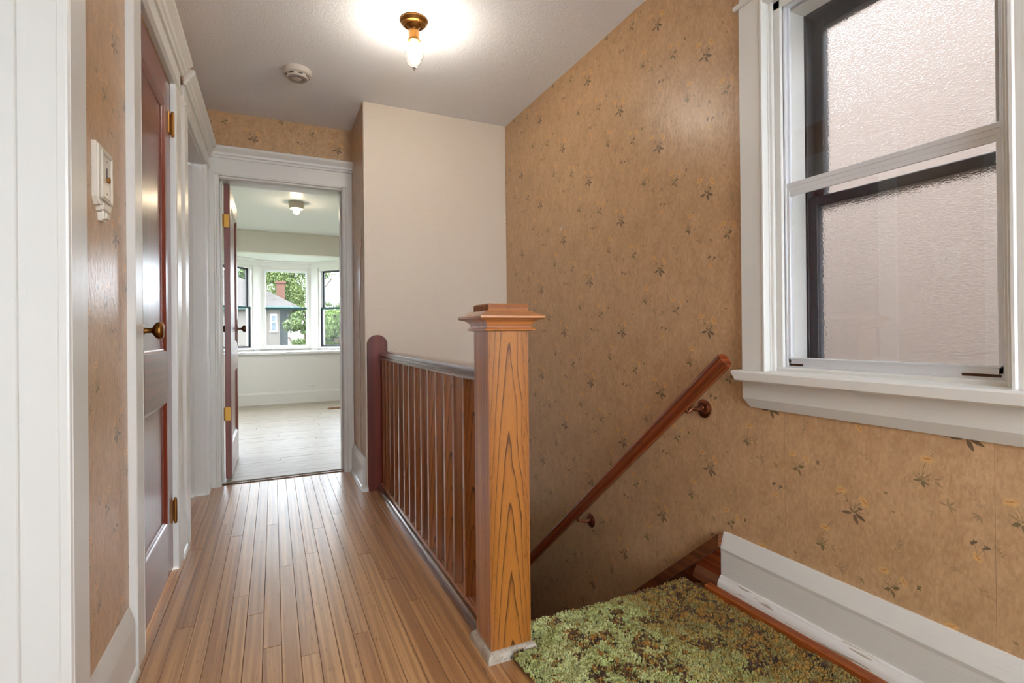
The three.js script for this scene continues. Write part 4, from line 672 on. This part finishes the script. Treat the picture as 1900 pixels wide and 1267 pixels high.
// ================================================================ outside
const GY = -3.4;
structure(obj('ground', cbox(-80, GY - 0.3, -110, 80, GY, 40, 0), M.lawn), 'lawn around the houses');
structure(obj('street', cbox(-80, GY, -24, 80, GY + 0.04, -16, 0), M.asphalt), 'pale street in front of the house');
structure(obj('porch_or_bounce_roof', cbox(-3, 0.15, ZB + 0.16, 4, 0.3, 7.5, 0.01), M.bounceRoof), 'unseen pale flat roof added outside the rear window to bounce daylight in');  // unseen slab added to throw daylight up onto the hall ceiling
{ // the neighbour's brick wall, seen through the frosted window
  const h = base('neighbouring_house', 4.0, GY, -1.0);
  obj('brick_wall', cbox(0, 0, -5.5, 5, 7.45, 3.8, 0.01), M.brickHouse, h); obj('eave', cbox(-0.2, 7.4, -5.9, 5.3, 7.6, 4.1, 0.02, 'z'), M.fascia, h);
  obj('roof', prism('z', [[-0.3, 7.6], [2.5, 9.35], [5.4, 7.6]], -5.9, 4.1, 'z'), M.roof, h);
  const f = obj('window', [cbox(-0.06, 3.0, 0.55, 0.02, 4.5, 0.65, 0.01), cbox(-0.06, 3.0, 1.35, 0.02, 4.5, 1.45, 0.01), cbox(-0.06, 4.4, 0.55, 0.02, 4.5, 1.45, 0.01), cbox(-0.08, 2.95, 0.5, 0.02, 3.05, 1.5, 0.01)], M.bark, h); obj('pane', cbox(-0.01, 3.05, 0.65, 0.01, 4.4, 1.35, 0), M.glassDark, f);
  tag(h, 'brick house close outside the frosted window, blurred by the glass', 'house');
}
function gutterHouse() {
  const h = base('house_across', -3.4, GY, -36.5);
  obj('wall', [cbox(-6, 0, -4, 4.2, 6.0, 3.9, 0.02)], M.siding, h);
  obj('bay', cbox(-1.5, 3.6, 3.8, 3.75, 5.95, 4.5, 0.02), M.stucco, h); obj('porch_or_bounce_roof', prism('x', [[3.9, 3.75], [6.0, 3.0], [6.0, 2.85], [3.9, 2.9]], -6.2, 3.9, 'x'), M.roof, h);
  // hip roof
  const e = [[-6.6, 6.03, 5.0], [4.85, 6.03, 5.0], [4.85, 6.03, -4.6], [-6.6, 6.03, -4.6]], r = [[-2.2, 9.0, 0.2], [-0.2, 9.0, 0.2]];
  obj('roof', boxUV(fromTris([[e[0], e[1], r[1]], [e[0], r[1], r[0]], [e[1], e[2], r[1]], [e[2], e[3], r[0]], [e[2], r[0], r[1]], [e[3], e[0], r[0]], [e[0], e[2], e[1]], [e[0], e[3], e[2]]])), M.roof, h);
  obj('gutter', cbox(-6.6, 5.88, 4.96, 4.85, 6.06, 5.06, 0.02, 'x'), M.teal, h);
  obj('chimney', [cbox(3.62, 6.6, -2.5, 4.16, 8.05, -2.0, 0.02), cbox(3.55, 8.0, -2.57, 4.23, 8.18, -1.93, 0.02)], M.brick, h);
  const f = obj('window', [cbox(3.25, 4.66, 4.48, 3.32, 5.62, 4.56, 0.01), cbox(3.53, 4.66, 4.48, 3.6, 5.62, 4.56, 0.01), cbox(3.25, 5.56, 4.48, 3.6, 5.65, 4.56, 0.01), cbox(3.2, 4.6, 4.48, 3.65, 4.68, 4.58, 0.01), cbox(3.3, 5.16, 4.5, 3.55, 5.2, 4.55, 0.005)], M.fascia, h); obj('pane', cbox(3.3, 4.68, 4.5, 3.55, 5.58, 4.52, 0), M.glassDark, f);
  tag(h, 'pale house with grey hip roof and brick chimney across the street', 'house'); return h;
}
gutterHouse();
{ const g = base('garage', -0.5, GY, -24.5); obj('wall', cbox(-3, 0, -1.5, 1.4, 2.5, 1.5, 0.02), M.stucco, g); obj('roof', prism('x', [[-1.8, 2.5], [0, 3.3], [1.8, 2.5]], -3.2, 1.6, 'x'), M.roof, g); tag(g, 'low pale garage in front of the house across the street', 'garage'); }
{ const h = base('distant_house', 10, GY, -52); obj('wall', cbox(-4, 0, -3, 4, 5.6, 3, 0.02), M.stucco, h); obj('roof', prism('x', [[-3.6, 5.6], [0, 7.4], [3.6, 5.6]], -4.4, 4.4, 'x'), M.roof, h); tag(h, 'distant pale house with low roof seen through the right bay window', 'house'); }
// trees: a branching trunk and a crown of small leaf cards
function tree(name, label, x, z, h, r, n, tint, s) {
  seed = s; const t = base(name, x, GY, z);
  const tr = [tube([[0, 0, 0], [0.1, h * 0.3, 0.05], [-0.1, h * 0.7, 0]], 0.16)]; for (let k = 0; k < 5; k++) { const a = rr(0, 6.3), q = r * 0.7; tr.push(tube([[0, h * rr(0.3, 0.45), 0], [Math.cos(a) * q * 0.5, h * 0.6, Math.sin(a) * q * 0.5], [Math.cos(a) * q, h * rr(0.7, 0.9), Math.sin(a) * q]], 0.06)); }
  obj('trunk', tr, M.bark, t);
  const g = boxUV(fromTris([[[-0.11, 0, 0], [0, -0.05, 0.012], [0, 0, -0.01]], [[0, -0.05, 0.012], [0.12, 0, 0], [0, 0, -0.01]], [[0.12, 0, 0], [0, 0.05, 0.012], [0, 0, -0.01]], [[0, 0.05, 0.012], [-0.11, 0, 0], [0, 0, -0.01]]])), p = finish(new THREE.InstancedMesh(g, M.leaf, n)), m = new THREE.Matrix4(), c = new THREE.Color(), q = new THREE.Quaternion(), cl = [];
  for (let k = 0; k < 26; k++) { const a = rr(0, 6.3), b = Math.sqrt(rnd()) * r * 0.75; cl.push([Math.cos(a) * b, h * rr(0.42, 0.95), Math.sin(a) * b, r * rr(0.25, 0.5)]); }
  for (let i = 0; i < n; i++) { const k = cl[Math.floor(rnd() * cl.length)], v = new THREE.Vector3(rr(-1, 1), rr(-1, 1), rr(-1, 1)).normalize().multiplyScalar(k[3] * Math.cbrt(rnd())); q.setFromEuler(new THREE.Euler(rr(0, 6), rr(0, 6), rr(0, 6))); m.compose(new THREE.Vector3(k[0] + v.x, k[1] + v.y * 0.8, k[2] + v.z), q, new THREE.Vector3(1, 1, 1).multiplyScalar(rr(0.5, 1.0))); p.setMatrixAt(i, m); const w = rr(0.75, 1.15); c.setRGB(tint[0] / 255 * w, tint[1] / 255 * w, tint[2] / 255 * w * rr(0.8, 1), THREE.SRGBColorSpace); p.setColorAt(i, c); }
  p.name = 'foliage'; p.userData.kind = 'stuff'; t.add(p); return tag(t, label, 'tree', 'trees outside the bay window');
}
tree('tree', 'tall green tree right of the chimney behind the house', 2.6, -45, 13, 3.6, 60000, [112, 126, 88], 31);
tree('tree', 'bluish green tree left of the chimney behind the roof', -1.6, -50, 14, 3.6, 60000, [108, 124, 98], 32);
tree('tree', 'leafy low tree beside the gutter end of the house', 1.5, -29.5, 5.7, 1.1, 22000, [104, 118, 86], 33);
tree('tree', 'broad low tree seen in the right bay window', 3.7, -34, 6.0, 1.7, 26000, [108, 126, 80], 34);

scene.traverse((o) => { if (o.userData.count) delete o.userData.count; });
renderer.render(scene, camera);
